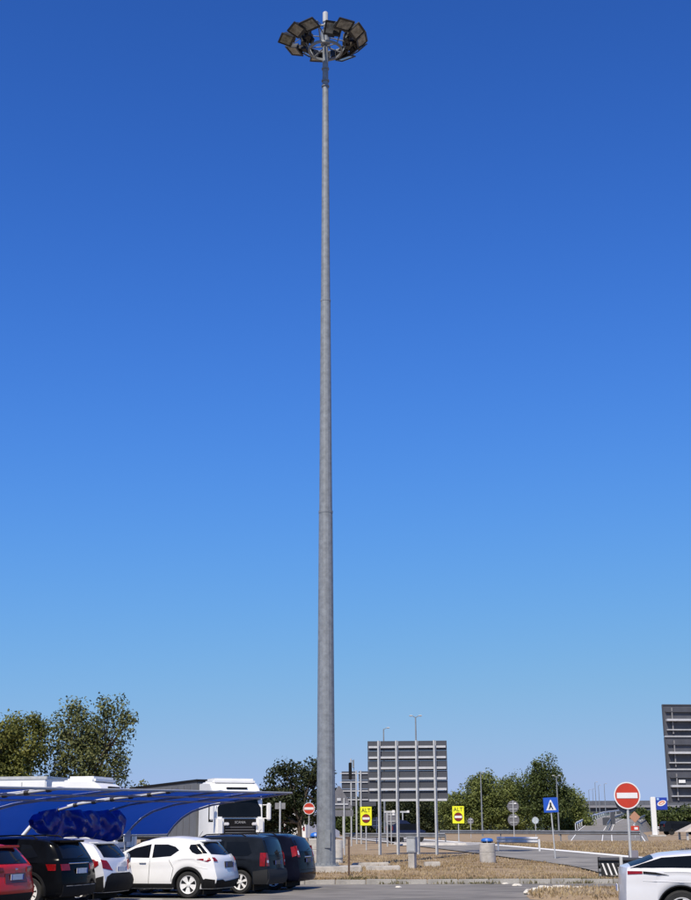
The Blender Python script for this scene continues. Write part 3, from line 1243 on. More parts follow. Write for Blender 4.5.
def make_car(sp, label, loc_rear_left_wheel=None, heading=None, origin=None, group=None, category='car'):
    c = Car(sp)
    if heading is None:
        heading = Hd
    ang = math.atan2(heading.y, heading.x)
    left = Vector((-heading.y, heading.x, 0))
    if origin is None:
        o = Vector(loc_rear_left_wheel) - left * (c.hw - .02) + heading * (c.L / 2 - c.ax[0])
    else:
        o = Vector(origin)
    root = thing(sp['name'], label, category, (o.x, o.y, 0.0), ang, group)
    c.shell(root, sp['paint'])
    # floor pan and wheel wells
    MB().rbox((0, 0, .45), (c.L - .5, c.W - .44, .46), .05).build('underbody', underside, root)
    for a in c.ax:
        MB().box((a - c.L / 2, 0, c.wr + .05), (c.wr * 2 + .06, c.W - .42, c.wr * 1.8)).build('wheel_well', underside, root)
    # wheels
    w = .21
    tyre, disc, rim = wheel_meshes(c.wr, w, sp.get('spokes', 5), sp.get('rim', alloy), sp.get('spoke_style', 'single'))
    firstw = True
    for a in c.ax:
        for sd in (1, -1):
            e = bpy.data.objects.new('wheel', None)
            e.empty_display_size = .1
            col.objects.link(e)
            e.parent = root
            e.location = (a - c.L / 2, sd * (c.hw - w / 2 - .035), c.wr)
            e.rotation_euler = (0, random.uniform(0, 6), 0 if sd > 0 else math.pi)
            for q in (tyre, disc, rim):
                k = q if firstw else q.copy()
                if not firstw:
                    col.objects.link(k)
                k.parent = e
            firstw = False
    for poly in sp.get('side_windows', []):
        for sd in 'LR':
            c.patch('side_window', poly, glass, root, sd)
    for poly in sp.get('rear_windows', []):
        c.patch('rear_window', poly, glass, root, 'rear', .008, 3)
    # windscreen as a pane on the nose of the cabin
    top = sp['top']
    wx0, wx1 = sp['screen']
    mb = MB()
    for k in range(7):
        x = wx0 + (wx1 - wx0) * k / 6
        rows = c.sect(x)
        for f in (-.96, -.5, 0, .5, .96):
            ww = rows[len(YF) - 1][0]
            zz = interp([(yy / ww if ww else 0, z) for yy, z in rows[:len(YF)]], abs(f)) + .008
            mb.v.append((c.xmap(x, zz) - c.L / 2, f * ww, zz))
    for k in range(6):
        for j in range(4):
            a = k * 5 + j
            mb.f.append((a, a + 1, a + 6, a + 5))
    mb.build('windscreen', glass, root, 60)
    if 'hatch' in sp:
        hx0, hx1 = sp['hatch']
        mb = MB()
        for k in range(9):
            x = hx0 + (hx1 - hx0) * k / 8
            rows = c.sect(x)
            for f in (-1, -.7, -.35, 0, .35, .7, 1):
                ww = rows[len(YF) - 1][0]
                zz = interp([(yy / ww, z) for yy, z in rows[:len(YF)]], abs(f)) + .007
                mb.v.append((c.xmap(x, zz) - c.L / 2, f * ww, zz))
        for k in range(8):
            for j in range(6):
                a = k * 7 + j
                mb.f.append((a, a + 1, a + 8, a + 7))
        mb.build('hatch_window', mat('privacy glass', (.005, .006, .007), .3, spec=.05), root, 60)
    for nm, poly, m, wh in sp.get('patches', []):
        if wh == 'rear2':
            c.patch(nm, poly, m, root, 'rear', .012)
            c.patch(nm, [(-a, b) for a, b in poly[::-1]], m, root, 'rear', .012)
        elif wh == 'sides':
            c.patch(nm, poly, m, root, 'L', .010)
            c.patch(nm, poly, m, root, 'R', .010)
        else:
            c.patch(nm, poly, m, root, wh, .012)
    for nm, pts, r, m, wh in sp.get('lines', []):
        for sd in (('L', 'R') if wh == 'sides' else (wh,)):
            c.line(nm, pts, r, m, root, sd)
    # cladding round the wheel arches
    if sp.get('arch_trim'):
        for a in c.ax:
            for sd in (1, -1):
                P = []
                for k in range(17):
                    t = math.pi * (k / 16) * 1.1 - .05 * math.pi
                    xx, zz = a + (c.wr + .075) * math.cos(t), c.wr + (c.wr + .075) * math.sin(t)
                    zz = max(zz, c.sill + .03)
                    yy = c.side_y(xx, max(zz, c.arch(xx) + .02)) - .012
                    P.append((xx - c.L / 2, sd * yy, zz))
                MB().tube(P, sp['arch_trim'], 6).build('arch_trim', plastic, root, 50)
    # number plate
    if 'plate' in sp:
        py_, pz_, dark = sp['plate']
        xx = min(c.rear_x(py_, pz_ - .05), c.rear_x(py_, pz_ + .05)) - .02
        pl = MB().box((xx - c.L / 2, py_, pz_), (.012, .52, .115)).build('number_plate', mat('dark plate recess', (.04, .045, .06), .4) if dark else plate_white, root)
        for q in (-.24, .24):
            MB().box((xx - c.L / 2 - .007, py_ + q, pz_), (.006, .04, .11)).build('plate_band', plate_blue, pl)
    # door mirrors
    if sp.get('mirrors', True):
        mx = wx0 + (wx1 - wx0) * .62
        zb = interp(sp['belt'], mx) + .04
        for sd in (1, -1):
            yy = c.side_y(mx, zb)
            mb = MB()
            mb.rbox((mx - c.L / 2, sd * (yy + .13), zb + .06), (.13, .22, .15), .04)
            mb.box((mx - c.L / 2, sd * (yy + .015), zb + .02), (.07, .07, .05))
            mb.build('mirror', sp.get('mirror_mat', sp['paint']), root, 40)
    if sp.get('roof_rails'):
        for sd in (1, -1):
            P = []
            for k in range(9):
                x = .75 + (wx0 - .95) * k / 8
                rows = c.sect(x)
                yy, zz = rows[4]
                P.append((c.xmap(x, zz) - c.L / 2, sd * yy, zz + (.065 if 0 < k < 8 else 0)))
            MB().tube(P, .017, 6).build('roof_rail', sp['roof_rails'], root, 50)
    if sp.get('spoiler'):
        rows = c.sect(0.05)
        wt = rows[len(YF) - 1][0]
        zz = rows[3][1]
        xx = c.xr(zz)
        mb = MB()
        mb.rbox((xx - c.L / 2 - .02, 0, zz - .0), (.30, wt * 1.75, .05), .02)
        mb.build('spoiler', sp.get('spoiler_mat', sp['paint']), root, 40)
    # aerial and wiper
    zr = c.sect(.6)[0][1]
    if sp.get('aerial', True):
        MB().tube([(c.xmap(.6, zr) - c.L / 2, 0, zr - .01), (c.xmap(.6, zr) - c.L / 2 - .12, 0, zr + .16)], .006, 5).build('aerial', plastic, root)
    if sp.get('wiper'):
        z0 = sp['wiper']
        c.line('wiper', [(0, z0), (-.35, z0 + .05)], .012, plastic, root, 'rear')
    for pts, m in sp.get('handles', []):
        for sd in (1, -1):
            mb = MB()
            x0, z0 = pts
            y0 = c.side_y(x0, z0)
            mb.rbox((x0 - c.L / 2, sd * (y0 + .018), z0), (.2, .03, .035), .01)
            mb.build('door_handle', m, root)
    return root


UP = [(.2, .10), (.35, .02), (.55, 0), (.72, .03), (.95, .09), (1.1, .15), (1.3, .28), (1.5, .42), (1.6, .46)]
# white crossover: high haunches, sloping roof, steep rear window
white_crossover = dict(
    name='parked_car', L=4.13, W=1.77, H=1.57, wheelbase=2.53, rear_axle=.80, wheel_r=.345, sill=.24, paint=white_paint,
    rear=[(.2, .16), (.33, .07), (.45, 0), (.62, 0), (.72, .07), (.9, .10), (1.02, .14), (1.1, .24), (1.25, .40), (1.42, .58), (1.52, .66)],
    top=[(0, 1.46), (.6, 1.53), (1.3, 1.575), (1.9, 1.55), (2.25, 1.47), (2.95, 1.09), (3.6, .98), (4.0, .85), (4.13, .74)],
    belt=[(0, 1.02), (.7, 1.06), (1.6, 1.0), (2.9, .97), (4.13, .8)], tumble=.70, bulge=.10,
    screen=(2.02, 2.85),
    side_windows=[[(1.10, 1.21), (1.32, 1.06), (1.85, 1.02), (1.85, 1.36), (1.45, 1.36), (1.22, 1.30)], [(1.93, 1.02), (2.82, 1.03), (2.62, 1.16), (2.38, 1.27), (1.93, 1.37)]],
    rear_windows=[[(-.70, 1.11), (0, 1.08), (.70, 1.11), (.62, 1.34), (.45, 1.40), (0, 1.42), (-.45, 1.40), (-.62, 1.34)]],
    patches=[('quarter_glass', [(.30, 1.13), (.58, 1.11), (.72, 1.16), (.82, 1.26), (.80, 1.35), (.56, 1.375), (.46, 1.28)], glass, 'sides'),
             ('tail_light', [(.17, .96), (.26, .92), (.40, .95), (.56, .985), (.40, 1.01), (.22, 1.03)], lamp_red, 'sides'),
             ('tail_light', [(.64, .93), (.80, .93), (.80, 1.03), (.70, 1.03)], lamp_red, 'rear2'),
             ('tail_light_clear', [(.27, .96), (.36, .94), (.37, 1.0), (.27, 1.01)], lamp_clear, 'sides'),
             ('rear_bumper', [(-.80, .25), (.80, .25), (.80, .46), (.55, .47), (.4, .42), (-.4, .42), (-.55, .47), (-.80, .46)], plastic, 'rear'),
             ('side_skirt', [(1.24, .25), (2.9, .25), (2.9, .37), (1.24, .37)], plastic, 'sides'),
             ('bumper_corner', [(.05, .25), (.40, .25), (.42, .45), (.30, .50), (.05, .47)], plastic, 'sides'),
             ('plate_recess', [(-.32, .76), (.32, .76), (.27, .92), (-.27, .92)], mat('plate recess', (.06, .06, .07), .4), 'rear')],
    lines=[('door_seam', [(1.28, .42), (1.22, .75), (1.36, .98)], .006, plastic, 'sides'), ('door_seam', [(1.92, .34), (1.9, 1.0)], .006, plastic, 'sides'), ('door_seam', [(2.95, .36), (2.9, 1.0)], .006, plastic, 'sides'),
           ('crease', [(.25, .74), (.6, .80)], .006, white_paint, 'sides')],
    plate=(0, .84, True), arch_trim=.05, spoiler=True, spokes=5, spoke_style='double', wiper=1.12, handles=[((2.1, .90), white_paint)])
# silver-white SUV with a black lower bumper and big kite-shaped lamps
white_suv = dict(
    name='parked_car', L=4.2, W=1.76, H=1.54, wheelbase=2.55, rear_axle=.75, wheel_r=.34, sill=.24, paint=pearl_paint,
    rear=[(.2, .12), (.33, .04), (.5, 0), (.66, .04), (.8, .10), (.98, .14), (1.08, .22), (1.25, .36), (1.42, .52), (1.52, .6)],
    top=[(0, 1.44), (.6, 1.51), (1.3, 1.54), (1.9, 1.53), (2.35, 1.44), (3.05, 1.06), (3.7, .95), (4.1, .82), (4.2, .7)],
    belt=[(0, 1.04), (.9, 1.0), (2.9, .93), (4.2, .78)], tumble=.71, bulge=.10, screen=(2.05, 2.95),
    side_windows=[[(1.08, 1.07), (1.25, 1.03), (1.95, 1.0), (1.95, 1.38), (1.40, 1.37)], [(2.02, 1.0), (2.9, .98), (2.66, 1.16), (2.42, 1.29), (2.02, 1.38)]],
    rear_windows=[[(-.62, 1.08), (0, 1.06), (.62, 1.08), (.55, 1.36), (0, 1.42), (-.55, 1.36)]],
    patches=[('tail_light', [(.22, 1.0), (.20, .90), (.34, .80), (.50, .96), (.52, 1.04), (.34, 1.04)], lamp_red, 'sides'),
             ('tail_light', [(.44, .76), (.80, .82), (.80, 1.03), (.60, 1.0)], lamp_red, 'rear2'),
             ('quarter_glass', [(.74, 1.16), (.98, 1.10), (1.25, 1.34), (1.0, 1.33)], glass, 'sides'),
             ('rear_bumper', [(-.8, .25), (.8, .25), (.8, .50), (.72, .62), (.5, .70), (-.5, .70), (-.72, .62), (-.8, .50)], plastic, 'rear'),
             ('bumper_corner', [(.04, .25), (.34, .25), (.40, .48), (.22, .60), (.06, .64)], plastic, 'sides'),
             ('side_skirt', [(1.2, .25), (2.9, .25), (2.9, .38), (1.2, .38)], plastic, 'sides')],
    lines=[('door_seam', [(1.2, .42), (1.15, .75), (1.28, 1.0)], .006, plastic, 'sides'), ('door_seam', [(1.99, .34), (1.97, .98)], .006, plastic, 'sides')],
    plate=(0, .79, False), arch_trim=.045, spoiler=True, spokes=5, wiper=1.10, handles=[((1.5, .86), pearl_paint), ((2.25, .84), pearl_paint)])
black_suv = dict(
    name='parked_car', L=4.5, W=1.83, H=1.6, wheelbase=2.65, rear_axle=.86, wheel_r=.36, sill=.26, paint=black_paint,
    rear=UP, top=[(0, 1.5), (.6, 1.57), (1.4, 1.6), (2.1, 1.58), (2.5, 1.5), (3.25, 1.12), (4.0, 1.02), (4.4, .88), (4.5, .75)],
    belt=[(0, 1.08), (.9, 1.06), (3.1, 1.0), (4.5, .82)], tumble=.72, screen=(2.2, 3.15),
    side_windows=[[(.66, 1.15), (.95, 1.10), (1.15, 1.12), (1.15, 1.42), (.9, 1.40)], [(1.22, 1.08), (2.06, 1.06), (2.06, 1.43), (1.22, 1.44)], [(2.13, 1.06), (3.05, 1.04), (2.82, 1.2), (2.55, 1.34), (2.13, 1.43)]],
    rear_windows=[[(-.66, 1.10), (.66, 1.10), (.58, 1.42), (0, 1.45), (-.58, 1.42)]],
    patches=[('tail_light', [(.18, .98), (.18, .84), (.36, .84), (.42, .98)], lamp_red, 'sides'), ('tail_light', [(.5, .84), (.82, .84), (.82, .98), (.5, .98)], lamp_red, 'rear2'),
             ('rear_bumper', [(-.82, .27), (.82, .27), (.82, .52), (-.82, .52)], plastic, 'rear')],
    lines=[('trim_bar', [(-.5, .99), (.5, .99)], .014, chrome, 'rear'), ('bumper_trim', [(-.7, .50), (.7, .50)], .012, mat('grey trim', (.2, .2, .2), .4), 'rear'), ('door_seam', [(1.3, .4), (1.18, .8), (1.2, 1.05)], .005, plastic, 'sides')],
    plate=(0, .82, False), arch_trim=.05, spoiler=True, spokes=10, roof_rails=plastic, wiper=1.12, handles=[((1.45, .92), black_paint), ((2.35, .92), black_paint)])
red_hatch = dict(
    name='parked_car', L=4.2, W=1.78, H=1.5, wheelbase=2.55, rear_axle=.76, wheel_r=.335, sill=.24, paint=red_paint,
    rear=[(.2, .12), (.33, .03), (.5, 0), (.62, .05), (.8, .10), (.98, .10), (1.05, .16), (1.2, .3), (1.4, .48), (1.48, .54)],
    top=[(0, 1.41), (.6, 1.47), (1.3, 1.50), (1.9, 1.48), (2.3, 1.4), (3.05, 1.02), (3.7, .93), (4.1, .8), (4.2, .7)],
    belt=[(0, 1.0), (.9, .98), (2.9, .92), (4.2, .76)], tumble=.72, screen=(2.05, 2.95),
    side_windows=[[(.85, 1.08), (1.1, 1.02), (1.9, .99), (1.9, 1.34), (1.2, 1.33)], [(1.97, .99), (2.9, .97), (2.64, 1.14), (2.4, 1.26), (1.97, 1.34)]],
    rear_windows=[[(-.63, 1.04), (.63, 1.04), (.55, 1.32), (0, 1.37), (-.55, 1.32)]],
    patches=[('tail_light', [(.16, .98), (.18, .84), (.36, .86), (.44, .98)], lamp_red, 'sides'), ('tail_light', [(.48, .86), (.8, .84), (.8, .99), (.5, .96)], lamp_red, 'rear2'),
             ('tailgate_recess_shade', [(-.46, .64), (.46, .64), (.42, .84), (-.42, .84)], mat('red recess shade', (.10, .01, .01), .4), 'rear'),  # flat patch: shade of a hollow put into a darker red
             ('rear_bumper', [(-.78, .25), (.78, .25), (.7, .42), (-.7, .42)], plastic, 'rear')],
    lines=[('badge', [(-.05, .92), (.05, .92)], .02, chrome, 'rear')],
    plate=(0, .76, False), spoiler=True, spokes=5, wiper=1.06, handles=[((1.35, .86), red_paint)])
slate_estate = dict(
    name='parked_car', L=4.45, W=1.74, H=1.60, wheelbase=2.9, rear_axle=.85, wheel_r=.32, sill=.25, paint=slate_paint,
    rear=[(.2, .1), (.35, .0), (.55, 0), (.66, .06), (.95, .09), (1.1, .12), (1.3, .19), (1.5, .28), (1.6, .32)],
    top=[(0, 1.54), (.5, 1.58), (1.4, 1.6), (2.2, 1.57), (2.6, 1.46), (3.3, 1.05), (4.0, .96), (4.35, .82), (4.45, .7)],
    belt=[(0, 1.0), (.9, .99), (3.2, .93), (4.45, .78)], tumble=.77, bulge=.05, screen=(2.35, 3.2),
    side_windows=[[(.52, 1.10), (.62, 1.03), (1.3, 1.01), (1.3, 1.40), (.66, 1.40)], [(1.38, 1.0), (2.18, .98), (2.18, 1.41), (1.38, 1.42)], [(2.25, .98), (3.1, .97), (2.85, 1.16), (2.62, 1.30), (2.25, 1.41)]],
    rear_windows=[[(-.64, 1.04), (.64, 1.04), (.60, 1.44), (0, 1.47), (-.60, 1.44)]],
    patches=[('tail_light', [(.10, 1.10), (.12, .74), (.26, .74), (.27, 1.10)], lamp_red, 'sides'), ('tail_light', [(.66, .74), (.80, .74), (.78, 1.10), (.68, 1.10)], lamp_red, 'rear2'),
             ('reverse_lamp', [(.68, .80), (.79, .80), (.79, .90), (.68, .90)], lamp_clear, 'rear2'),
             ('rear_bumper', [(-.8, .26), (.8, .26), (.8, .66), (-.8, .66)], mat('grey bumper plastic', (.022, .023, .025), .7, spec=.2), 'rear'),
             ('bumper_corner', [(.03, .26), (.44, .26), (.46, .60), (.05, .66)], mat('grey bumper plastic', (.022, .023, .025), .7, spec=.2), 'sides')],
    lines=[('door_seam', [(1.35, .35), (1.33, 1.0)], .005, plastic, 'sides')],
    plate=(0, .83, True), spokes=6, roof_rails=plastic, wiper=1.06, handles=[((1.6, .86), slate_paint)])
navy_mpv = dict(
    name='parked_car', L=4.5, W=1.75, H=1.62, wheelbase=2.81, rear_axle=.82, wheel_r=.325, sill=.26, paint=navy_paint,
    rear=[(.2, .1), (.35, .0), (.55, 0), (.66, .04), (.9, .06), (1.1, .10), (1.3, .20), (1.5, .34), (1.6, .42)],
    top=[(0, 1.53), (.5, 1.60), (1.4, 1.62), (2.2, 1.60), (2.7, 1.48), (3.4, 1.10), (4.05, .98), (4.4, .82), (4.5, .7)],
    belt=[(0, 1.04), (.9, 1.04), (3.2, .96), (4.5, .8)], tumble=.76, bulge=.06, screen=(2.4, 3.3),
    side_windows=[[(.66, 1.13), (.78, 1.08), (1.28, 1.06), (1.28, 1.42), (.85, 1.40)], [(1.36, 1.05), (2.2, 1.02), (2.2, 1.44), (1.36, 1.44)], [(2.27, 1.02), (3.2, 1.01), (2.95, 1.18), (2.7, 1.32), (2.27, 1.43)]],
    rear_windows=[[(-.63, 1.10), (.63, 1.10), (.56, 1.42), (0, 1.46), (-.56, 1.42)]],
    patches=[('tail_light', [(.12, 1.26), (.10, .98), (.22, .94), (.30, 1.22)], lamp_red, 'sides'), ('tail_light', [(.66, .94), (.80, .94), (.76, 1.26), (.66, 1.20)], lamp_red, 'rear2'),
             ('reverse_lamp', [(.68, 1.0), (.77, 1.0), (.755, 1.12), (.68, 1.12)], lamp_clear, 'rear2')],
    lines=[('trim_bar', [(-.32, .94), (.32, .94)], .016, chrome, 'rear'), ('door_seam', [(1.33, .35), (1.31, 1.0)], .005, plastic, 'sides'), ('bumper_seam', [(-.78, .58), (.78, .58)], .006, plastic, 'rear')],
    plate=(0, .84, True), spokes=5, spoke_style='wide', roof_rails=plastic, wiper=1.12, handles=[((1.6, .88), navy_paint)])
silver_fastback = dict(
    name='parked_car', L=4.75, W=1.86, H=1.46, wheelbase=2.85, rear_axle=.93, wheel_r=.345, sill=.22, paint=silver_paint,
    rear=[(.2, .10), (.35, .03), (.55, .0), (.75, .02), (.95, .03), (1.05, .06)],
    top=[(0, 1.09), (.3, 1.17), (.6, 1.285), (1.0, 1.325), (1.6, 1.36), (2.3, 1.38), (2.9, 1.36), (3.7, .98), (4.4, .82), (4.75, .66)],
    belt=[(0, 1.03), (.6, 1.05), (1.2, 1.03), (3.4, .94), (4.75, .7)], tumble=.80, bulge=.10, screen=(2.65, 3.6),
    side_windows=[[(.10, 1.05), (.8, 1.055), (2.0, 1.035), (2.0, 1.285), (1.2, 1.255), (.64, 1.22), (.30, 1.12)], [(2.07, 1.005), (3.3, .97), (3.0, 1.10), (2.7, 1.21), (2.07, 1.27)]],
    rear_windows=[], hatch=(.06, .50), aerial=False,
    patches=[('tail_light', [(.05, 1.00), (.05, .945), (.30, .955), (.30, 1.0)], lamp_red, 'sides'), ('lamp_tip', [(.31, .955), (.74, .93), (.52, .98), (.31, .998)], plastic, 'sides'),
             ('rear_diffuser', [(-.8, .24), (.8, .24), (.8, .42), (-.8, .42)], plastic, 'rear')],
    lines=[('crease', [(.3, .84), (1.4, .80), (3.2, .78)], .006, silver_paint, 'sides'), ('door_seam', [(1.45, .40), (1.3, .8), (1.5, 1.0)], .005, plastic, 'sides')],
    plate=(0, .7, False), spokes=5, arch_trim=.022, handles=[((1.9, .86), silver_paint)])

wl_black = Vector((-7.36, 31.5, 0))
wl_white = Vector((-6.72, 34.0, 0))
wl_cross = Vector((-4.20, 35.95, 0))
wl_navy = Vector((-2.22, 40.6, 0))
wl_slate = (wl_cross + wl_navy) / 2 + Vector((.18, 0.12, 0))
wl_red = wl_black - Nd * 2.55 + Hd * .1
G = 'cars parked in a row under the blue canopy'
make_car(red_hatch, 'bright red hatchback cut off by the left edge', wl_red, group=G)
make_car(black_suv, 'black sport utility car between the red and the silvery white one', wl_black, group=G)
make_car(white_suv, 'silvery white car with black lower bumper and kite shaped red lamps', wl_white, group=G)
make_car(white_crossover, 'white crossover seen from its left side, dark plastic wheel arches', wl_cross, group=G)
make_car(slate_estate, 'dark slate estate car with tall upright lamps, beside the white crossover', wl_slate, group=G)
make_car(navy_mpv, 'dark navy people carrier at the right end of the row', wl_navy, group=G)
for k in range(-2, 7):
    c = wl_black + Nd * (2.55 * k - .4) + Hd * 1.2
    bay_line(c, 5.0)
hs_ = Vector((1, -.16, 0)).normalized()
make_car(silver_fastback, 'light silver fastback car cut off by the right edge', heading=hs_, origin=Vector((4.76, 23.5, 0)) + hs_ * 4.75 / 2 + Vector((-hs_.y, hs_.x, 0)) * .93)
# a white car nose to nose beyond the canopy: only its roof shows
w2 = dict(white_suv)
w2['paint'] = white_paint
w2['H'] = 1.6
w2['top'] = [(x, z + .08) for x, z in white_suv['top']]
w2['side_windows'] = []
make_car(w2, 'white car facing the row from beyond the canopy, mostly hidden by the black one', heading=-Hd, origin=at(12, 831, 38.5) * Vector((1, 1, 0)) if False else Vector((at(14, 831, 43.5).x, 43.5, 0)))

# ------------------------------------------------------------------ the blue shade canopy
BACK = Vector((-7.07, 53.0, 0))
RIBP = [(0.0, 0.0), (0.0, 1.0), (0.03, 1.55), (0.30, 1.89), (0.64, 2.19), (1.07, 2.43), (1.87, 2.66), (3.0, 2.82), (4.07, 2.94), (5.14, 3.08)]
DROP = 0.0185


def rib_pt(t, d, z, dz=0.0):
    b = BACK - Nd * t - Hd * d
    zz = z - DROP * t * (max(0, z - 1.5) / 1.58 if z > 1 else 0)
    return Vector((b.x, b.y, zz + dz))


def rib_z(d):
    return interp([(a, b) for a, b in RIBP[2:]], d)


canopy = thing('shade_canopy', 'long blue fabric shade canopy on curved steel ribs over the parked cars', 'canopy')
TS = [3.72 * k for k in range(8)]
lit = (TS[3], TS[5])
for t in TS:
    r_ = .038 if t in lit else .036
    pts = []
    for (a, b), (c, d) in zip(RIBP, RIBP[1:]):
        for k in range(3):
            pts.append(rib_pt(t, a + (c - a) * k / 3, b + (d - b) * k / 3))
    pts.append(rib_pt(t, *RIBP[-1]))
    rb = MB().tube(pts, r_, 8).build('rib', canopy_steel, canopy, 50)
    MB().box(rib_pt(t, 0, .03), (.3, .3, .06)).build('foot_plate', galv, rb)
    if t in lit:
        for k in range(8):
            d = .55 + k * .62
            a, b = rib_pt(t, d - .06, rib_z(d - .06)), rib_pt(t, d + .06, rib_z(d + .06))
            MB().tube([a, b], .062, 8).build('strap', strap_black, rb)
for d, nm in ((5.14, 'front_tube'), (2.8, 'purlin'), (4.0, 'purlin'), (.02, 'back_tube')):
    MB().tube([rib_pt(t, d, rib_z(d), -.02 if nm == 'purlin' else 0) for t in TS], .035 if nm == 'front_tube' else .028, 6).build(nm, canopy_steel, canopy, 50)
DS = [0.03, .15, .28, .45, .6, .8, 1.0, 1.35, 1.75, 2.3, 2.9, 3.4, 4.0, 4.6, 5.11]
for t0, t1 in zip(TS, TS[1:]):
    a = t0 + (.13 if t0 in lit else .02)
    b = t1 - (.13 if t1 in lit else .02)
    mb = MB()
    nn = 7
    for i in range(nn):
        f = i / (nn - 1)
        t = a + (b - a) * f
        for d in DS:
            sag = -.05 * 4 * f * (1 - f) * (1 if d > .2 else .3)
            mb.v.append(tuple(rib_pt(t, d, rib_z(d), .055 + sag)))
    m_ = len(DS)
    for i in range(nn - 1):
        for j in range(m_ - 1):
            q = i * m_ + j
            mb.f.append((q, q + 1, q + m_ + 1, q + m_))
    mb.build('fabric_panel', fabric_blue, canopy, 60)
# a torn loose sheet bundled up at the back of two bays
tp = thing('blue_tarpaulin', 'crumpled shiny blue tarpaulin hanging bundled from the canopy above the black car', 'tarpaulin', (0, 0, 0))
mb = MB()
NU, NV = 130, 44
rt = random.Random(9)
ph = [(rt.uniform(1, 9), rt.uniform(0, 6), rt.choice([1, 2, 2, 3, 4]), rt.uniform(0, 6), rt.uniform(.008, .028)) for _ in range(12)]
TA, TB = 6.5, 12.4
for i in range(NU + 1):
    u = i / NU
    t = TB + (TA - TB) * u
    for j in range(NV + 1):
        an = 2 * math.pi * j / NV
        taper = min(1, (u + .02) / .25) ** .6 * (1 if u < .93 else .93)
        rz = (.50 + .05 * math.sin(u * 9)) * taper * (1 - .12 * max(0, math.sin(u * 26)) ** 6)
        rd = .26 * taper * (1 + .3 * math.sin(u * 14 + 1))
        w = sum(A_ * math.sin(fu * u * 6.28 + pu) * math.sin(fv * an + pv) for fu, pu, fv, pv, A_ in ph)
        fold = (.075 * abs(math.sin(u * 17 + .8 * math.sin(an * 2))) - .05 + .03 * abs(math.sin(u * 9 + an * 3))) * taper
        dd = 1.0 + (rd + w + fold) * math.cos(an)
        z = 1.98 + .06 * math.sin(u * 5) + (rz + w * .7) * math.sin(an)
        b = BACK - Nd * t - Hd * dd
        mb.v.append((b.x, b.y, z - .02))
for i in range(NU):
    for j in range(NV):
        a = i * (NV + 1) + j
        mb.f.append((a, a + 1, a + NV + 2, a + NV + 1))
mb.build('tarpaulin_sheet', tarp_blue, tp, 60)
mb = MB()
for k in range(7):
    t = TA + (TB - TA) * (k + .5) / 7
    d = 1.0
    p0_ = rib_pt(t, d, rib_z(d), .03)
    mb.tube([p0_, p0_ + Vector((0.0, 0.0, p0_.z * 0 - .25))], .012, 5)
mb.build('cord', strap_black, tp)
# small white board on a canopy post
wb_ = thing('notice_board', 'small plain white board fixed to a canopy post', 'sign', rib_pt(TS[1], -.0, 0))
MB().rbox((0.08, -.09, 1.53), (.26, .03, .40), .01).build('panel', sign_white, wb_)
MB().box((0.03, -.055, 1.53), (.05, .06, .08)).build('clamp', galv, wb_)


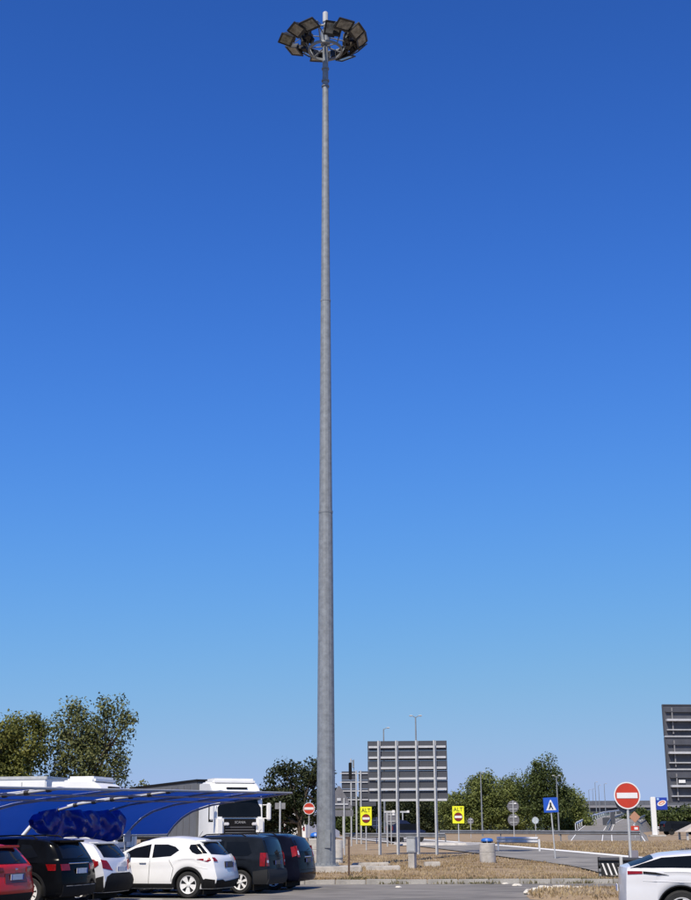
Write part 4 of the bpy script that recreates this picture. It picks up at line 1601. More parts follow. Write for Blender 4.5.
# ------------------------------------------------------------------ trucks
def truck(label, front, heading, trailer_mat, trailer_len=13.6, cab_mat=None, name='parked_truck', letters=None):
    """front: ground point under the middle of the bumper; local +X forward"""
    cab_mat = cab_mat or cream_white
    t = thing(name, label, 'truck', front, math.atan2(heading.y, heading.x))
    # cab: stacked side profile
    prof = [(-2.25, 0.95), (0.0, .95), (.02, 1.35), (-.02, 2.0), (-.10, 2.95), (-.30, 3.30), (-.75, 3.62), (-1.05, 3.78), (-2.25, 3.82)]
    mb = MB()
    for y, k in ((-1.24, .965), (-1.18, .99), (-1.0, 1.0), (0, 1.004), (1.0, 1.0), (1.18, .99), (1.24, .965)):
        for x, z in prof:
            zc = 2.2
            xx = -1.1 + (x + 1.1) * (k if x > -1 else 1)
            mb.v.append((xx - (0.09 if abs(y) > 1.2 and x > -.5 else 0), y, zc + (z - zc) * (k if z > 3 else 1)))
    n = len(prof)
    for i in range(6):
        for j in range(n - 1):
            a = i * n + j
            mb.f.append((a, a + 1, a + n + 1, a + n))
        mb.f.append((i * n + n - 1, i * n, (i + 1) * n, (i + 1) * n + n - 1))
    mb.f.append(tuple(range(n)))
    mb.f.append(tuple(range(6 * n, 7 * n)))
    mb.build('cab', cab_mat, t, 35)
    MB().rbox((-1.55, 0, 3.82), (1.3, 2.25, .30), .1).build('roof_deflector', cab_mat, t, 40)
    MB().rbox((-.50, 0, 3.52), (.12, 1.1, .07), .02).build('roof_slot', plastic, t)
    mb = MB()
    for y in (-1.12, -.6, 0, .6, 1.12):
        for x, z in ((.022 - .01, 2.2), (-.03, 2.55), (-.085, 3.0)):
            mb.v.append((x + .02 - .06 * (abs(y) / 1.12) ** 4, y, z))
    for i in range(4):
        for j in range(2):
            a = i * 3 + j
            mb.f.append((a, a + 1, a + 4, a + 3))
    mb.build('windscreen', glass, t, 60)
    MB().rbox((-.04, 0, 3.10), (.22, 2.2, .10), .03).build('sun_visor', plastic, t)
    MB().rbox((.03, 0, 1.70), (.06, 1.75, .86), .02).build('grille', plastic, t)
    mb = MB()
    for z in (1.40, 1.52, 1.64, 1.76):
        mb.box((.068, 0, z), (.02, 1.5, .03))
    mb.build('grille_bars', mat('grille grey', (.15, .15, .16), .4), t)
    if letters:
        text_mesh('lettering', letters, .16, mat('dull letters', (.35, .35, .36), .4), t, (.085, 0, 1.97), (R(90), 0, R(90)), .006)
    bp = MB().rbox((.03, 0, .72), (.34, 2.46, .62), .06).build('bumper', plastic, t, 40)
    MB().rbox((.21, 0, .95), (.03, 1.6, .09), .01).build('bumper_trim', mat('silver trim', (.5, .5, .5), .4), bp)
    for sd in (1, -1):
        MB().rbox((.0, sd * 1.04, 1.45), (.34, .42, 1.55), .1).build('corner_fairing', cab_mat, t, 40)
        MB().rbox((.14, sd * .72, 1.9), (.10, .26, .14), .03).build('headlight', lamp_clear, t, 40)
        mb = MB()
        mb.rbox((.12, sd * 1.46, 2.45), (.18, .22, .78), .05)
        mb.tube([(-.05, sd * 1.2, 2.75), (.12, sd * 1.42, 2.75)], .02, 5)
        mb.tube([(-.05, sd * 1.2, 2.15), (.12, sd * 1.42, 2.15)], .02, 5)
        mb.build('mirror', cab_mat, t, 40)
        MB().add([(-.35, sd * 1.247, 2.0), (-1.1, sd * 1.247, 2.0), (-1.1, sd * 1.247, 2.85), (-.42, sd * 1.247, 2.85)], [(0, 1, 2, 3)]).build('side_window', glass, t)
        MB().rbox((-2.55, sd * 1.18, 2.35), (.6, .05, 2.8), .02).build('side_fairing', cab_mat, t)
        MB().rbox((-3.2, sd * 1.05, .65), (2.0, .3, .55), .08).build('side_tank', cab_mat, t, 40)

    def wheelp(x, y):
        MB().lathe([(.25, -.15), (.46, -.15), (.5, -.1), (.5, .1), (.46, .15), (.25, .15)], 20, 'Y', (x, y, .5)).build('wheel', rubber, t, 40)
    for y in (-1.08, 1.08):
        wheelp(-1.3, y)
        wheelp(-4.6, y)
    MB().box((-3.2, 0, .85), (5.6, .9, .3)).build('chassis', underside, t)
    # trailer
    x1 = -3.1
    x0 = x1 - trailer_len
    MB().rbox(((x0 + x1) / 2, 0, 2.58), (trailer_len, 2.5, 2.72), .04).build('trailer_box', trailer_mat, t)
    mb = MB()
    for z in (1.24, 3.93):
        for sd in (1, -1):
            mb.box(((x0 + x1) / 2, sd * 1.25, z), (trailer_len + .02, .05, .13))
        mb.box((x1 + .01, 0, z), (.05, 2.5, .12))
        mb.box((x0 - .01, 0, z), (.05, 2.5, .12))
    mb.build('trailer_frame', plastic if trailer_mat is curtain_grey else galv_light, t)
    for k in range(1, 12):
        xx = x0 + trailer_len * k / 12
        for sd in (1, -1):
            MB().box((xx, sd * 1.256, 2.5), (.05, .02, 2.5)).build('curtain_strap', mat('strap grey', (.10, .10, .11), .6) if trailer_mat is curtain_grey else galv_light, t)
    for k in range(3):
        for y in (-1.05, 1.05):
            wheelp(x0 + 2.2 + k * 1.35, y)
    MB().box((x0 + 4, 0, 1.0), (7, 1.2, .3)).build('trailer_chassis', underside, t)
    return t


f0 = at(239.5, 831, 66)
truck('white tractor unit facing the camera with a grey curtain trailer', (f0.x, f0.y, 0), Vector((0.40, -0.917, 0)).normalized(), curtain_grey, letters='SCANIA').scale = (1, 1, 1.06)
f1 = at(123, 831, 58.0)
truck('white truck with a white box trailer, only its roof showing above the canopy', (f1.x, f1.y, 0), Vector((0.97, -0.24, 0)).normalized(), cream_white)


# ------------------------------------------------------------------ signs and posts
def disc(mb, c, r, y0, y1, n=28, sx=1.0):
    mb.prism([(c[0] + r * sx * math.cos(2 * math.pi * k / n), c[1] + r * math.sin(2 * math.pi * k / n)) for k in range(n)], y0, y1)
    return mb


def post_sign(name, label, cat, px, py_sign, py_base, Y, rz=0, group=None, post_r=.03, top_extra=.1, lean=0.0, base_z=None):
    """an Empty on the ground and a round post; returns (thing, height of the sign centre, pixel size in metres)"""
    c = at(px, py_sign, Y)
    gz = ground(c.x, c.y) if base_z is None else base_z
    t = thing(name, label, cat, (c.x, c.y, gz), rz, group)
    h = c.z - gz
    t.rotation_euler = (0, lean, rz)
    return t, h


def no_entry(label, px, py, Y, r, rz=0, post=.03, backdisc=False):
    t, h = post_sign('no_entry_sign', label, 'road sign', px, py, 0, Y, rz)
    MB().tube([(0, .05, -.2), (0, .05, h + r * .8)], post, 8).build('post', galv_light, t, 50)
    f = disc(MB(), (0, h), r, -.012, 0).build('face', sign_red, t)
    mb = MB()
    n = 40
    for k in range(n):
        a0_, a1_ = 2 * math.pi * k / n, 2 * math.pi * (k + 1) / n
        for rr_, yy in ((r * .94, -.016), (r * 1.02, -.016)):
            pass
        q = [(r * .94 * math.cos(a0_), r * .94 * math.sin(a0_)), (r * 1.03 * math.cos(a0_), r * 1.03 * math.sin(a0_)), (r * 1.03 * math.cos(a1_), r * 1.03 * math.sin(a1_)), (r * .94 * math.cos(a1_), r * .94 * math.sin(a1_))]
        mb.add([(x, -.017, h + z) for x, z in q], [(0, 1, 2, 3)])
    mb.build('rim', sign_white, f)
    MB().box((0, -.018, h), (r * 1.62, .008, r * .42)).build('bar', sign_white, f)
    MB().box((0, .02, h + r * .4), (.5 * r, .04, .05)).box((0, .02, h - r * .4), (.5 * r, .04, .05)).build('clamp', galv, t)
    return t, h


t, h = no_entry('large round red no entry sign on a grey post by the striped barrier', 627, 795.5, 50, .475, post=.05)
disc(MB(), (-.02, h - .22), .42, .10, .115).build('back_disc', sign_back, t)
MB().rbox((.12, .12, .32), (.34, .2, .62), .02).build('post_box', mat('mauve grey box', (.20, .19, .23), .7), t)
no_entry('small round red no entry sign between the canopy tip and the mast', 309, 808.5, 72, .30)


def back_round(label, px, py, Y, r, n=1, gap=0, group=None, post=.035):
    t, h = post_sign('round_sign', label, 'road sign', px, py, 0, Y, 0, group)
    MB().tube([(0, -.04, -.2), (0, -.04, h + r)], post, 8).build('post', galv_light, t, 50)
    for k in range(n):
        z = h - k * gap
        f = disc(MB(), (0, z), r, 0, .015).build('plate', sign_back, t)
        MB().box((0, -.02, z + r * .45), (r * 1.3, .03, .05)).box((0, -.02, z - r * .45), (r * 1.3, .03, .05)).build('clamp', galv_light, f)
        MB().rbox((r * .35, -.03, z + r * .5), (r * .3, .03, r * .26), .008).build('label_plate', sign_white, f)
    return t


back_round('pair of round grey sign backs one above the other before the green trees', 513, 806.5, 105, .45, 2, 1.0)
back_round('small round pale sign back left of the twin sign backs', 470.5, 821, 130, .30)
t = back_round('small round sign with a pale face below the blue crossing sign', 535.2, 820.5, 110, .30)
disc(MB(), (0, at(535.2, 820.5, 110).z - t.location.z), .26, -.055, -.045).build('face', mat('pale blue face', (.45, .52, .56), .5, 0, .3, 6), t)
back_round('larger round grey sign back low under the big board', 391, 818, 95, .48)
back_round('dark round grey sign back left of the big board posts', 376.5, 823, 100, .42)

# grey rectangular plate right of the truck
t, h = post_sign('plate_sign', 'grey rectangular sign back on a post by the truck mirror', 'road sign', 280.2, 806, 0, 60)
MB().tube([(0, -.05, -.1), (0, -.05, h + .2)], .04, 8).build('post', galv_light, t, 50)
MB().rbox((0, 0, h), (.46, .02, .27), .008).build('plate', mat('grey plate', (.22, .22, .23), .6, 0, .2, 5), t)

# triangular sign back right behind the mast
t, h = post_sign('triangle_sign', 'triangular grey sign back close behind the mast', 'road sign', 339, 800, 0, 66)
MB().tube([(0.25, -.05, -.2), (0.25, -.05, h + .1)], .04, 8).build('post', galv_light, t, 50)
MB().prism([(-.62, h - .42), (.62, h - .42), (.66, h - .36), (.05, h + .66), (-.05, h + .66), (-.66, h - .36)], 0, .02).build('plate', sign_back, t)
MB().box((0, -.03, h - .2), (.9, .03, .06)).rbox((0.0, -.04, h + .02), (.2, .03, .14), .01).build('clamp', rail_metal, t)
MB().box((0.1, 0, h - .62), (1.2, .02, .3)).build('lower_plate', sign_back, t)


def yellow_board(label, px, py, Y, w, hh, base_lift=0):
    t, h = post_sign('yellow_board', label, 'road sign', px, py, 0, Y, 0, 'yellow wrong way boards')
    MB().tube([(0, .06, -.2), (0, .06, h + hh * .4)], .04, 8).build('post', galv_light, t, 50)
    f = MB().rbox((0, 0, h), (w, .03, hh), .012).build('panel', sign_yellow, t)
    text_mesh('lettering', 'ALT', w * .46, sign_black, f, (0, -.022, h + hh * .30), (R(90), 0, 0), .003)
    r = w * .37
    disc(MB(), (0, h - hh * .12), r, -.024, -.016).build('ring', sign_black, f)
    disc(MB(), (0, h - hh * .12), r * .90, -.028, -.020).build('disc', mat('deep sign red', (.20, .015, .012), .5), f)
    MB().box((0, -.031, h - hh * .12), (r * 1.7, .006, r * .52)).build('bar', sign_white, f)


yellow_board('yellow ALT board with a no entry disc, left of the big board posts', 366, 816.2, 78, .66, 1.05)
yellow_board('yellow ALT board with a no entry disc, right of the big board', 458.2, 814.8, 100, .86, 1.24)

# blue pedestrian crossing sign
t, h = post_sign('crossing_sign', 'square blue pedestrian crossing sign on a slightly leaning post', 'road sign', 549.8, 805, 0, 59.5, 0, lean=R(-2.0))
t.location.x += .12
MB().tube([(0.02, .05, -.2), (0, .05, h + .2)], .03, 8).build('post', galv_light, t, 50)
f = MB().rbox((0, 0, h), (.64, .025, .64), .01).build('panel', sign_blue, t)
MB().prism([(-.22, h - .22), (.22, h - .22), (0.02, h + .22), (-.02, h + .22)], -.02, -.014).build('triangle', sign_white, f)
MB().prism([(-.05, h + .10), (.02, h + .12), (.03, h - .02), (.10, h - .18), (.05, h - .19), (0, h - .08), (-.07, h - .19), (-.11, h - .17), (-.05, h - .02)], -.026, -.021).build('walker', sign_black, f)

# big board seen from behind
BY = 68.0
tl, br = at(367.5, 741, BY), at(448, 800.5, BY)
bx0, bx1, bz0, bz1 = tl.x, br.x, br.z, tl.z
g0 = ground((bx0 + bx1) / 2, BY)
t = thing('direction_board', 'large grey direction board seen from behind, on four posts', 'road sign', ((bx0 + bx1) / 2, BY, g0), R(-3))
W_, H0, H1 = bx1 - bx0, bz0 - g0, bz1 - g0
npl = 6
pm = None
for k in range(npl):
    z0, z1 = H0 + (H1 - H0) * k / npl, H0 + (H1 - H0) * (k + 1) / npl
    o = MB().rbox((0, random.uniform(-.004, .004), (z0 + z1) / 2), (W_, .03, z1 - z0 - .012), .006).build('plank', alu_back, t)
for k in range(6):
    z = H1 - .28 - k * (H1 - H0 - .34) / 5
    mb = MB()
    mb.box((0, -.055, z), (W_ - .12, .08, .045))
    mb.box((0, -.10, z - .03), (W_ - .12, .02, .10))
    mb.build('rail', rail_metal, t)
for px in (379.6, 397.6, 417.6, 435.7):
    x = at(px, 800, BY).x - (bx0 + bx1) / 2
    rt_ = Matrix.Rotation(R(-20), 3, 'Z')
    pc = Vector((x, -.24, (H1 - .4) / 2))
    mb = MB()
    mb.box(pc, (.03, .20, H1 + .40), rt_)
    mb.box(pc + rt_ @ Vector((0, -.10, 0)), (.085, .02, H1 + .39), rt_)
    mb.box(pc + rt_ @ Vector((0, .10, 0)), (.085, .02, H1 + .38), rt_)
    mb.build('post', galv_light, t)

# second board further back, in two halves, with a signal on a pole
t, h = post_sign('gantry_board', 'smaller grey board back left of the big board', 'road sign', 357, 789, 0, 98)
for x, w in ((-.62, 1.0), (.75, 1.25)):
    for k in range(4):
        MB().rbox((x, 0, h + 1.0 - k * .62 - .05), (w, .03, .60), .006).build('plank', alu_back, t)
mb = MB()
for k in range(4):
    mb.box((0.05, -.06, h + 1.1 - k * .62), (2.6, .05, .07))
mb.build('rail', rail_metal, t)
for x in (-.05, .28):
    MB().tube([(x, -.12, -.2), (x, -.12, h + 1.3)], .06, 8).build('post', galv_light, t, 50)
t, h = post_sign('camera_pole', 'thin pole with a dark vertical signal box on top, before the smaller board', 'pole', 351, 771, 0, 90)
MB().tube([(0, 0, -.2), (0.0, 0, h + .8)], .05, 8).build('post', galv_light, t, 50)
MB().rbox((-.05, -.05, h), (.22, .2, 1.1), .03).build('signal_box', plastic, t)
MB().rbox((.16, -.02, h + .45), (.12, .2, .5), .02).build('aerial_box', galv, t)
MB().tube([(0, 0, h + .6), (.2, 0, h + .75), (.2, 0, h - .2)], .02, 5).build('arm', galv, t)

# signal-like lamps and thin posts behind the big board
for px, py, Y, lab in ((343.2, 812, 84, 'thin grey post with a small plate right beside the mast'), (402.6, 812, 105, 'thin grey post under the big board with a short crosspiece'), (387, 812, 88, 'thin pale post left of the larger round sign back')):
    t, h = post_sign('thin_post', lab, 'post', px, py, 0, Y)
    MB().tube([(0, 0, -.2), (0, 0, h)], .05, 8).build('shaft', galv_light, t, 50)
    MB().rbox((.15, -.02, h), (.7, .05, .14), .02).build('cross_piece', galv_light, t)
    MB().rbox((.42, -.05, h + .02), (.2, .1, .18), .02).build('lamp', sign_white, t)


# street lamps
def street_lamp(label, px, py_top, Y, arm=.9, direction=1, two=False):
    c = at(px, py_top, Y)
    g_ = ground(c.x, c.y)
    t = thing('street_lamp', label, 'street lamp', (c.x, c.y, g_), 0, 'slender street lamps')
    h = c.z - g_
    MB().tube([(0, 0, -.2), (0, 0, h * .5), (0, 0, h)], [.10, .075, .05], 8).build('pole', galv, t, 50)
    for d in ((1, -1) if two else (direction,)):
        MB().tube([(0, 0, h - .05), (d * arm * .6, 0, h + .08)], .03, 6).build('arm', galv, t)
        MB().rbox((d * arm, 0, h + .1), (arm * .8, .28, .10), .04).build('lantern', mat('lantern grey', (.55, .55, .55), .4), t, 40)


street_lamp('slender street lamp rising above the left part of the big board', 383.5, 729, 118, .4)
street_lamp('tallest street lamp rising above the middle of the big board', 415.5, 717, 108, .38, 1, True)
street_lamp('thin lamp post before the light green trees', 480.5, 773, 150, .3)
street_lamp('thin lamp post just right of the blue crossing sign', 556.3, 776.5, 150, .35, 1, True)
for px, py, Y, o_ in ((588.6, 790, 290, 'leftmost and shortest'), (592.4, 789, 330, 'second from the left'), (594.8, 782.5, 260, 'the tallest'), (598.3, 785.5, 280, 'second from the right'), (604, 784, 270, 'rightmost')):
    street_lamp('thin far lamp post by the viaduct, %s of five' % o_, px, py, Y, .4)

# control cabinet on the island, rust post, concrete strips
c = at(412.5, 866.5, 51)
t = thing('control_cabinet', 'grey control cabinet on a narrow concrete pedestal', 'cabinet', (c.x, c.y, ground(c.x, c.y) - .03), R(-24))
hz_ = at(412.5, 837.5, 51).z - t.location.z
MB().box((0, 0, .26), (.24, .24, .56)).build('pedestal', concrete, t)
MB().rbox((0, 0, hz_ - .28), (.34, .30, .52), .015).build('box', box_grey, t)
MB().rbox((0, 0, hz_ - .005), (.38, .34, .035), .01).build('lid', box_grey, t)
MB().rbox((.02, -.156, hz_ - .28), (.26, .012, .42), .004).build('door', box_grey, t)
c = at(349, 873, 47.5)
t = thing('thin_post', 'short rusty brown post right in front of the mast footing', 'post', (c.x, c.y, ground(c.x, c.y)))
hh_ = at(349, 838, 47.5).z - t.location.z
MB().box((0, 0, hh_ / 2 - .1), (.07, .06, hh_ + .2)).build('shaft', rust, t)
MB().box((-.03, 0, hh_), (.16, .07, .05)).build('cap', rust, t)
# concrete strips in the grass
for (p0, p1, Y, lab) in (((352, 863.5), (389, 861), 52.5, 'long low concrete strip in the grass right of the mast'), ((366, 867.5), (400, 864.5), 49.8, 'short concrete strip nearer the kerb below the cabinet'), ((424, 861), (440, 863), 53.0, 'pale concrete slab in the grass right of the cabinet')):
    a, b = at(p0[0], p0[1], Y), at(p1[0], p1[1], Y)
    cxm = (a.x + b.x) / 2
    g_ = ground(cxm, Y)
    t = MB().rbox((0, 0, 0.0), (b.x - a.x, .55, .24), .03, Matrix.Rotation(R(-1.0), 3, 'Y')).build('concrete_strip', concrete)
    t.location = (cxm, Y, g_ + .03)
    tag(t, lab, 'concrete strip')


# litter bins: concrete drum with a blue lid
def litter_bin(label, px, py_base, py_top, Y):
    c = at(px, py_base, Y)
    g_ = ground(c.x, c.y)
    t = thing('litter_bin', label, 'bin', (c.x, c.y, g_ - .02), 0, 'concrete litter bins')
    h = at(px, py_top, Y).z - g_
    r = .33
    MB().lathe([(r * .96, -.1), (r, .02), (r, h * .40), (r * .97, h * .41), (r * .97, h * .43), (r, h * .44), (r * .99, h * .78), (r * .93, h * .80), (r * .8, h * .80), (r * .8, h * .5)], 28, caps=False).build('drum', concrete, t, 35)
    MB().lathe([(r * .78, h * .78), (r * .6, h * .80), (r * .6, h * .88)], 24).build('liner', strap_black, t, 40)
    MB().lathe([(r * .74, h * .86), (r * .78, h * .90), (r * .64, h * .97), (r * .3, h)], 24).build('lid', bin_blue, t, 40)
    for k in range(3):
        a = k * 2.1 + .4
        MB().tube([(r * .85 * math.cos(a), r * .85 * math.sin(a), h * .78), (r * .72 * math.cos(a), r * .72 * math.sin(a), h * .9)], .015, 5).build('lid_support', galv, t)


litter_bin('concrete litter bin with a blue domed lid by the slip road', 487.8, 863, 837.5, 56)
litter_bin('concrete litter bin half hidden by the left side of the mast', 316, 858, 832, 58)
c = at(336.6, 861, 56.2)
t = thing('bollard', 'short pale concrete bollard peeping out at the right of the mast', 'bollard', (c.x, c.y, ground(c.x, c.y)))
hb = at(337, 840, 56.2).z - t.location.z
MB().lathe([(.26, -.1), (.26, .1), (.25, .12), (.25, hb - .05), (.22, hb), (.05, hb + .01)], 24).build('drum', concrete, t, 40)
MB().lathe([(.254, hb * .18), (.262, hb * .19), (.262, hb * .24), (.254, hb * .25)], 24).build('band', galv, t, 40)


# ------------------------------------------------------------------ guard rails
WPROF = [(0, -.155), (-.03, -.14), (-.08, -.10), (-.08, -.06), (-.02, -.02), (-.02, .02), (-.08, .06), (-.08, .10), (-.03, .14), (0, .155)]


def guard_rail(label, pts, m, h=.60, post_gap=2.6, group='guard rails along the roads', zfix=False):
    """pts: ground points; W-beam sections between posts, facing the camera"""
    P = [Vector(p) if zfix else Vector((p[0], p[1], ground(p[0], p[1]))) for p in pts]
    t = thing('guard_rail', label, 'guard rail', P[0], 0, group)
    o = P[0]
    for a, b in zip(P, P[1:]):
        d = b - a
        n = max(1, int(d.length / post_gap))
        u = Vector((d.x, d.y, 0)).normalized()
        s_ = Vector((u.y, -u.x, 0))
        if s_.y > 0:
            s_ = -s_
        for k in range(n):
            p, q = a + d * (k / n), a + d * ((k + 1) / n)
            mb = MB()
            for e in (p, q):
                for w, z in WPROF:
                    mb.v.append(tuple(e - o + s_ * (-w) + Vector((0, 0, h + z))))
            nn = len(WPROF)
            for j in range(nn - 1):
                mb.f.append((j, j + 1, nn + j + 1, nn + j))
            mb.build('beam', m, t)
            MB().box(p - o + Vector((0, 0, h / 2 - .05)) - s_ * .05, (.09, .09, h + .2)).build('post', m, t)
        MB().box(b - o + Vector((0, 0, h / 2 - .05)) - s_ * .05, (.09, .09, h + .2)).build('post', m, t)
    return t


def gp(px, Y):
    p = at(px, 831, Y)
    return (p.x, p.y)


guard_rail('long weathered guard rail before the green trees', [gp(440, 118), gp(500, 112), gp(560, 106), gp(640, 100)], rail_far, .66, 4.0)
guard_rail('bright short piece of guard rail right of the blue lidded bin', [gp(497, 74), gp(538, 72)], rail_bright, .60, 2.0)
guard_rail('guard rail behind the posts of the big board', [gp(345, 100), gp(380, 98), gp(445, 96)], rail_far, .60, 4.0)
guard_rail('pale far guard rail along the left edge of the motorway ramp', [at(*p) for p in RL[1:5]], rail_bright, .75, 8.0, zfix=True)
guard_rail('pale guard rail along the middle of the motorway ramp', [at(*a).lerp(at(*b), .5) for a, b in zip(RL[1:5], RR[1:5])], rail_far, .75, 8.0, zfix=True)
guard_rail('guard rail along the right edge of the motorway ramp', [at(*p) for p in RR[1:5]], rail_far, .75, 8.0, zfix=True)
guard_rail('pale guard rail below the right hand shrubs', [gp(658, 170), gp(700, 165)], rail_bright, .75, 4.0)

# striped end barrier near the kerb on the right
c = at(600, 880, 47.0)
t = thing('striped_barrier', 'dark guard rail end with white slanted stripes near the kerb', 'barrier', (c.x, c.y, ground(c.x, c.y)), R(-12))
zz1 = at(600, 858, 47).z - t.location.z
MB().box((0, 0, zz1 / 2 - .1), (.09, .09, zz1 + .26)).build('post', plastic, t)
MB().box((.75, -.25, zz1 / 2 - .1), (.10, .10, zz1 + .3)).build('post', galv_light, t)
for k in range(2):
    z = zz1 - .14 - .36 * k
    mb = MB()
    for x in (-.02, 3.4):
        for w, q in WPROF:
            mb.v.append((x, -.06 + w, z + q))
    nn = len(WPROF)
    mb.f += [(j, j + 1, nn + j + 1, nn + j) for j in range(nn - 1)]
    mb.build('beam', mat('dark rail', (.03, .032, .038), .5) if k == 0 else rail_far, t)
pn = MB().rbox((.34, -.17, zz1 - .36), (.56, .02, .42), .008).build('stripe_panel', sign_black, t)
for k in range(3):
    x = .20 + k * .17
    MB().prism([(x + .02, zz1 - .55), (x + .075, zz1 - .55), (x - .055, zz1 - .17), (x - .11, zz1 - .17)], -.19, -.182).build('stripe', sign_white, pn)

# ------------------------------------------------------------------ right hand side: gantry board, pylon, kiosk, viaduct
GY = 72.0
a, b = at(662.5, 704, GY), at(668.5, 803, GY)
x0 = (a.x + b.x) / 2
g_ = ground(x0, GY)
t = thing('gantry_board', 'tall dark three part board back at the right edge', 'road sign', (x0, GY, g_), R(5))
top, bot = a.z - g_, b.z - g_
hh3 = (top - bot) / 3
for k in range(3):
    z1 = top - k * hh3
    sheetw = 4.6
    MB().rbox((sheetw / 2, 0, z1 - hh3 / 2), (sheetw, .05, hh3 - .03), .01).build('panel', dark_grey_back, t)
    mb = MB()
    mb.box((sheetw / 2, -.01, z1 - .05), (sheetw + .04, .10, .05))
    mb.box((0, -.01, z1 - hh3 / 2 - .02), (.05, .10, hh3 - .09))
    mb.build('panel_frame', mat('panel frame', (.06, .065, .08), .6), t)
    for f_, dep in ((.24, .05), (.50, .20), (.80, .10)):
        mb = MB()
        zc = z1 - hh3 * f_
        mb.box((sheetw / 2 + .05, -.06 - dep / 2, zc), (sheetw - .16, dep + .06, .05 if f_ != .50 else .11))
        mb.build('rail', dark_grey_back if f_ == .24 else rail_metal, t)
    if k:
        MB().box((sheetw / 2, -.03, z1 + .005), (sheetw, .09, .06)).build('joint_strip', rail_metal, t)
    for x in (.48, 1.62, 2.8, 4.0):
        MB().box((x, -.10, z1 - hh3 * .52), (.06, .06, hh3 * .80)).build('bracket', mat('bracket grey', (.22, .22, .23), .6), t)
MB().rbox((.75, -.14, top - hh3 * 2.36), (.36, .02, .16), .004).build('label_plate', sign_white, t)
for x in (1.9, 3.9):
    MB().tube([(x, .25, -.3), (x, .25, top - .2)], .14, 12).build('post', galv, t, 40)
MB().box((2.4, .14, bot + .5), (4.4, .14, .16)).build('cross_beam', galv, t)
MB().box((2.4, .14, top - .7), (4.4, .14, .16)).build('cross_beam', galv, t)

# white pylon with a blue flag sign
PYY = 135.0
c = at(655.3, 839.5, PYY)
g_ = ground(c.x, c.y)
t = thing('pylon_sign', 'white pylon with a small blue flag sign on its right', 'sign', (c.x, c.y, g_))
hp = at(655, 797, PYY).z - g_
MB().rbox((0, 0, hp / 2 - .1), (.50, .35, hp + .2), .05).build('column', sign_white, t)
MB().rbox((.2, 0, .08), (1.6, 1.0, .2), .04).build('plinth', concrete, t)
f = MB().rbox((.86, 0, hp - .65), (1.12, .14, 1.2), .02).build('flag_panel', flag_blue, t)
mb = MB()
cs, sn = math.cos(.35), math.sin(.35)


def ell(rx, rz_, y, z0):
    pts = []
    for k in range(24):
        a_ = 2 * math.pi * k / 24
        x_, z_ = rx * math.cos(a_), rz_ * math.sin(a_)
        pts.append((.86 + x_ * cs - z_ * sn, z0 + x_ * sn + z_ * cs))
    return MB().prism(pts, y - .006, y)


ell(.46, .25, -.078, hp - .60).build('white_oval', sign_white, f)
ell(.34, .16, -.086, hp - .57).build('orange_oval', flag_orange, f)
ell(.22, .05, -.093, hp - .60).build('white_swoosh', sign_white, f)
MB().box((.5, -.08, hp - .2), (.24, .01, .22)).build('white_corner', mat('pale blue corner', (.3, .5, .75), .5), f)

# small kiosk roof at the right edge
c = at(690, 842, 110)
g_ = ground(c.x, c.y)
t = thing('kiosk', 'small open kiosk with a pale roof at the right edge', 'kiosk', (c.x + 1.2, c.y, g_))
rz_ = at(690, 826, 110).z - g_
MB().add([(-2.0, -1.6, rz_ - .45), (2.0, -1.6, rz_ - .45), (2.0, 1.6, rz_ - .45), (-2.0, 1.6, rz_ - .45), (-.9, -.6, rz_ + .15), (.9, -.6, rz_ + .15), (.9, .6, rz_ + .15), (-.9, .6, rz_ + .15)],
         [(3, 2, 1, 0), (4, 5, 6, 7), (0, 1, 5, 4), (1, 2, 6, 5), (2, 3, 7, 6), (3, 0, 4, 7)]).build('roof', roof_tile, t)
for x in (-1.7, 1.7):
    for y in (-1.3, 1.3):
        MB().box((x, y, (rz_ - .45) / 2 - .05), (.16, .16, rz_ - .40)).build('post', galv_light, t)
MB().rbox((.4, .5, .6), (1.6, 1.0, 1.3), .04).build('booth', plastic, t)

# viaduct far behind
VY = 320.0
va, vb = at(560, 812, VY), at(760, 812, VY)
t = thing('viaduct', 'long dark road viaduct far behind the signs', 'bridge', (va.x, VY, 0))
zd0, zd1 = at(640, 813, VY).z, at(640, 807.5, VY).z
zp = at(640, 801.5, VY).z
Lv = vb.x - va.x + 60
MB().box((Lv / 2 - 10, 5, (zd0 + zd1) / 2), (Lv, 10, zd1 - zd0)).build('girder', bridge_steel, t)
MB().box((Lv / 2 - 10, -.3, zd1 + .25), (Lv, .5, .5)).build('deck_edge', mat('parapet pale', (.22, .22, .24), .8), t)
mb = MB()
for z in (.9, 1.3):
    mb.box((Lv / 2 - 10, -.25, zd1 + z), (Lv, .12, .10))
mb.build('parapet_rail', bridge_con, t)
for k in range(int(Lv / 2)):
    MB().box((-10 + k * 2.0, -.25, zd1 + .85), (.14, .12, .9)).build('parapet_post', bridge_con, t) if k < 60 else None
for k in range(5):
    MB().box((4 + k * 16, 5, zd0 / 2 - .2), (1.6, 7, zd0 + .4)).build('pier', bridge_con, t)
    MB().box((4 + k * 16, 5, zd0 - .35), (2.6, 9, .7)).build('pier_cap', bridge_con, t)
MB().box((Lv / 2 - 10, 9.5, (zd1 + zp) / 2 + .4), (Lv, .3, zp - zd1)).build('noise_screen', bridge_con, t)


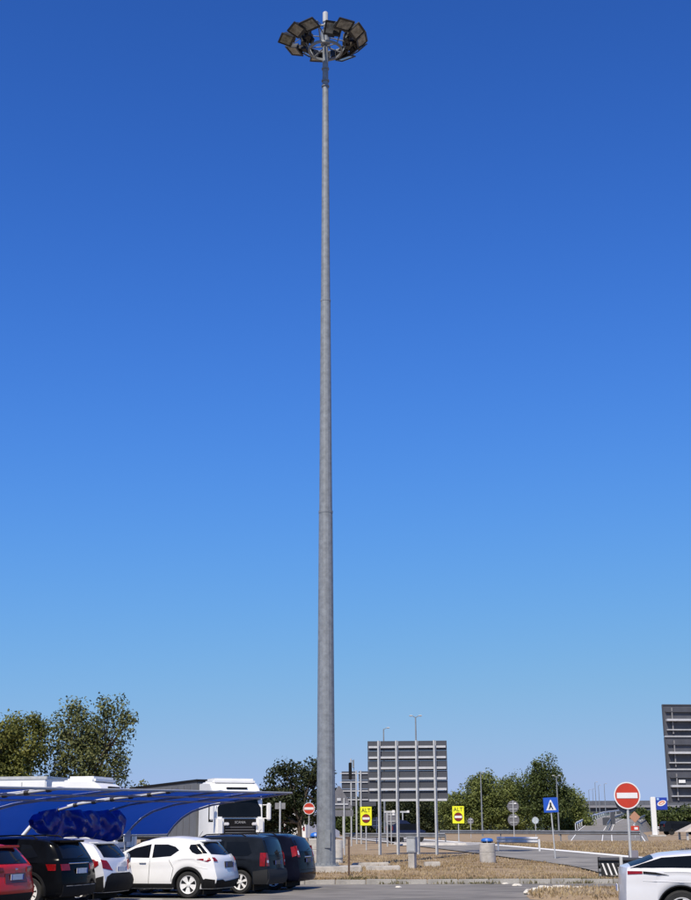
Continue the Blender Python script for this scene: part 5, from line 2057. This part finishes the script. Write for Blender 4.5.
# ------------------------------------------------------------------ far vehicles
def far_van(label, px, Y, heading, paint, L=4.6, W=1.9, H=1.9, name='far_vehicle', py=None):
    c = at(px, py or 831, Y)
    t = thing(name, label, 'van' if H > 1.75 else 'car', (c.x, c.y, c.z if py else ground(c.x, c.y) + .05), math.atan2(heading.y, heading.x), 'vehicles in the distance')
    prof = [(-L / 2, .35), (L / 2, .35), (L / 2, .8), (L / 2 - .7, 1.0), (L / 2 - 1.5, H - .06), (L / 2 - 1.9, H), (-L / 2 + .25, H), (-L / 2, H - .4)]
    MB().prism(prof, -W / 2, W / 2).build('body', paint, t)
    MB().box((-L / 2 - .005, 0, H - .55), (.03, W * .8, .55)).build('rear_window', glass, t)
    mb = MB()
    for sd in (1, -1):
        mb.box((-.1, sd * (W / 2 + .004), H - .5), (L * .6, .02, .45))
    mb.build('side_window', glass, t)
    for x in (-L * .32, L * .32):
        for sd in (1, -1):
            MB().lathe([(.2, -.1), (.33, -.1), (.33, .1), (.2, .1)], 16, 'Y', (x, sd * (W / 2 - .1), .31)).build('wheel', rubber, t, 40)
    for sd in (1, -1):
        MB().box((-L / 2 - .01, sd * W * .42, 1.0), (.03, .16, .3)).build('tail_light', lamp_red, t)


far_van('dark blue car passing behind the big board posts', 405.5, 104, Vector((1, .3, 0)).normalized(), mat('dark navy paint', (.012, .02, .06), .3, spec=.3), 2.6, 1.8, 1.6)
for px, py0, py1, Y, w_, lab in ((606.8, 829.5, 817.5, 200, 1.1, 'broad dark upright panel on the motorway ramp'), (613.2, 828, 812.5, 205, .7, 'slim dark upright panel on the motorway ramp, taller than its neighbour')):
    c = at(px, py0, Y)
    t = thing('lane_marker', lab, 'road sign', c)
    h = at(px, py1, Y).z - c.z
    MB().rbox((0, 0, h * .58), (w_, .08, h * .84), .03).build('panel', alu_back, t)
    for x in (-w_ * .3, w_ * .3):
        MB().box((x, .06, h * .45), (.07, .05, h * .9)).build('post', galv, t)
    MB().box((0, -.05, h * .2), (w_ * .8, .02, .12)).build('stripe', sign_white, t)
far_van('white van on the road just behind the left of the mast', 312, 105, Vector((.5, .85, 0)).normalized(), cream_white, 5, 2.0, 2.2)
far_van('grey car parked by the rail at the right edge', 681, 150, Vector((1, .1, 0)).normalized(), slate_paint, 4.3, 1.8, 1.45)

# red and white warning plate and orange marker by the motorway
t, h = post_sign('warning_marker', 'small orange and red roadwork marker right of the large no entry sign', 'road sign', 634.5, 823, 0, 118)
MB().tube([(0, .03, -.1), (0, .03, h + .3)], .03, 6).build('post', galv_light, t)
MB().rbox((.05, 0, h + .5), (.7, .03, .7), .02, Matrix.Rotation(R(45), 3, 'Y')).build('orange_plate', mat('faded orange', (.42, .22, .14), .6), t)
MB().rbox((0, 0, h - .45), (.7, .03, .42), .01).build('red_plate', sign_red, t)
MB().box((.1, -.02, h - .45), (.3, .01, .2)).build('white_field', sign_white, t)
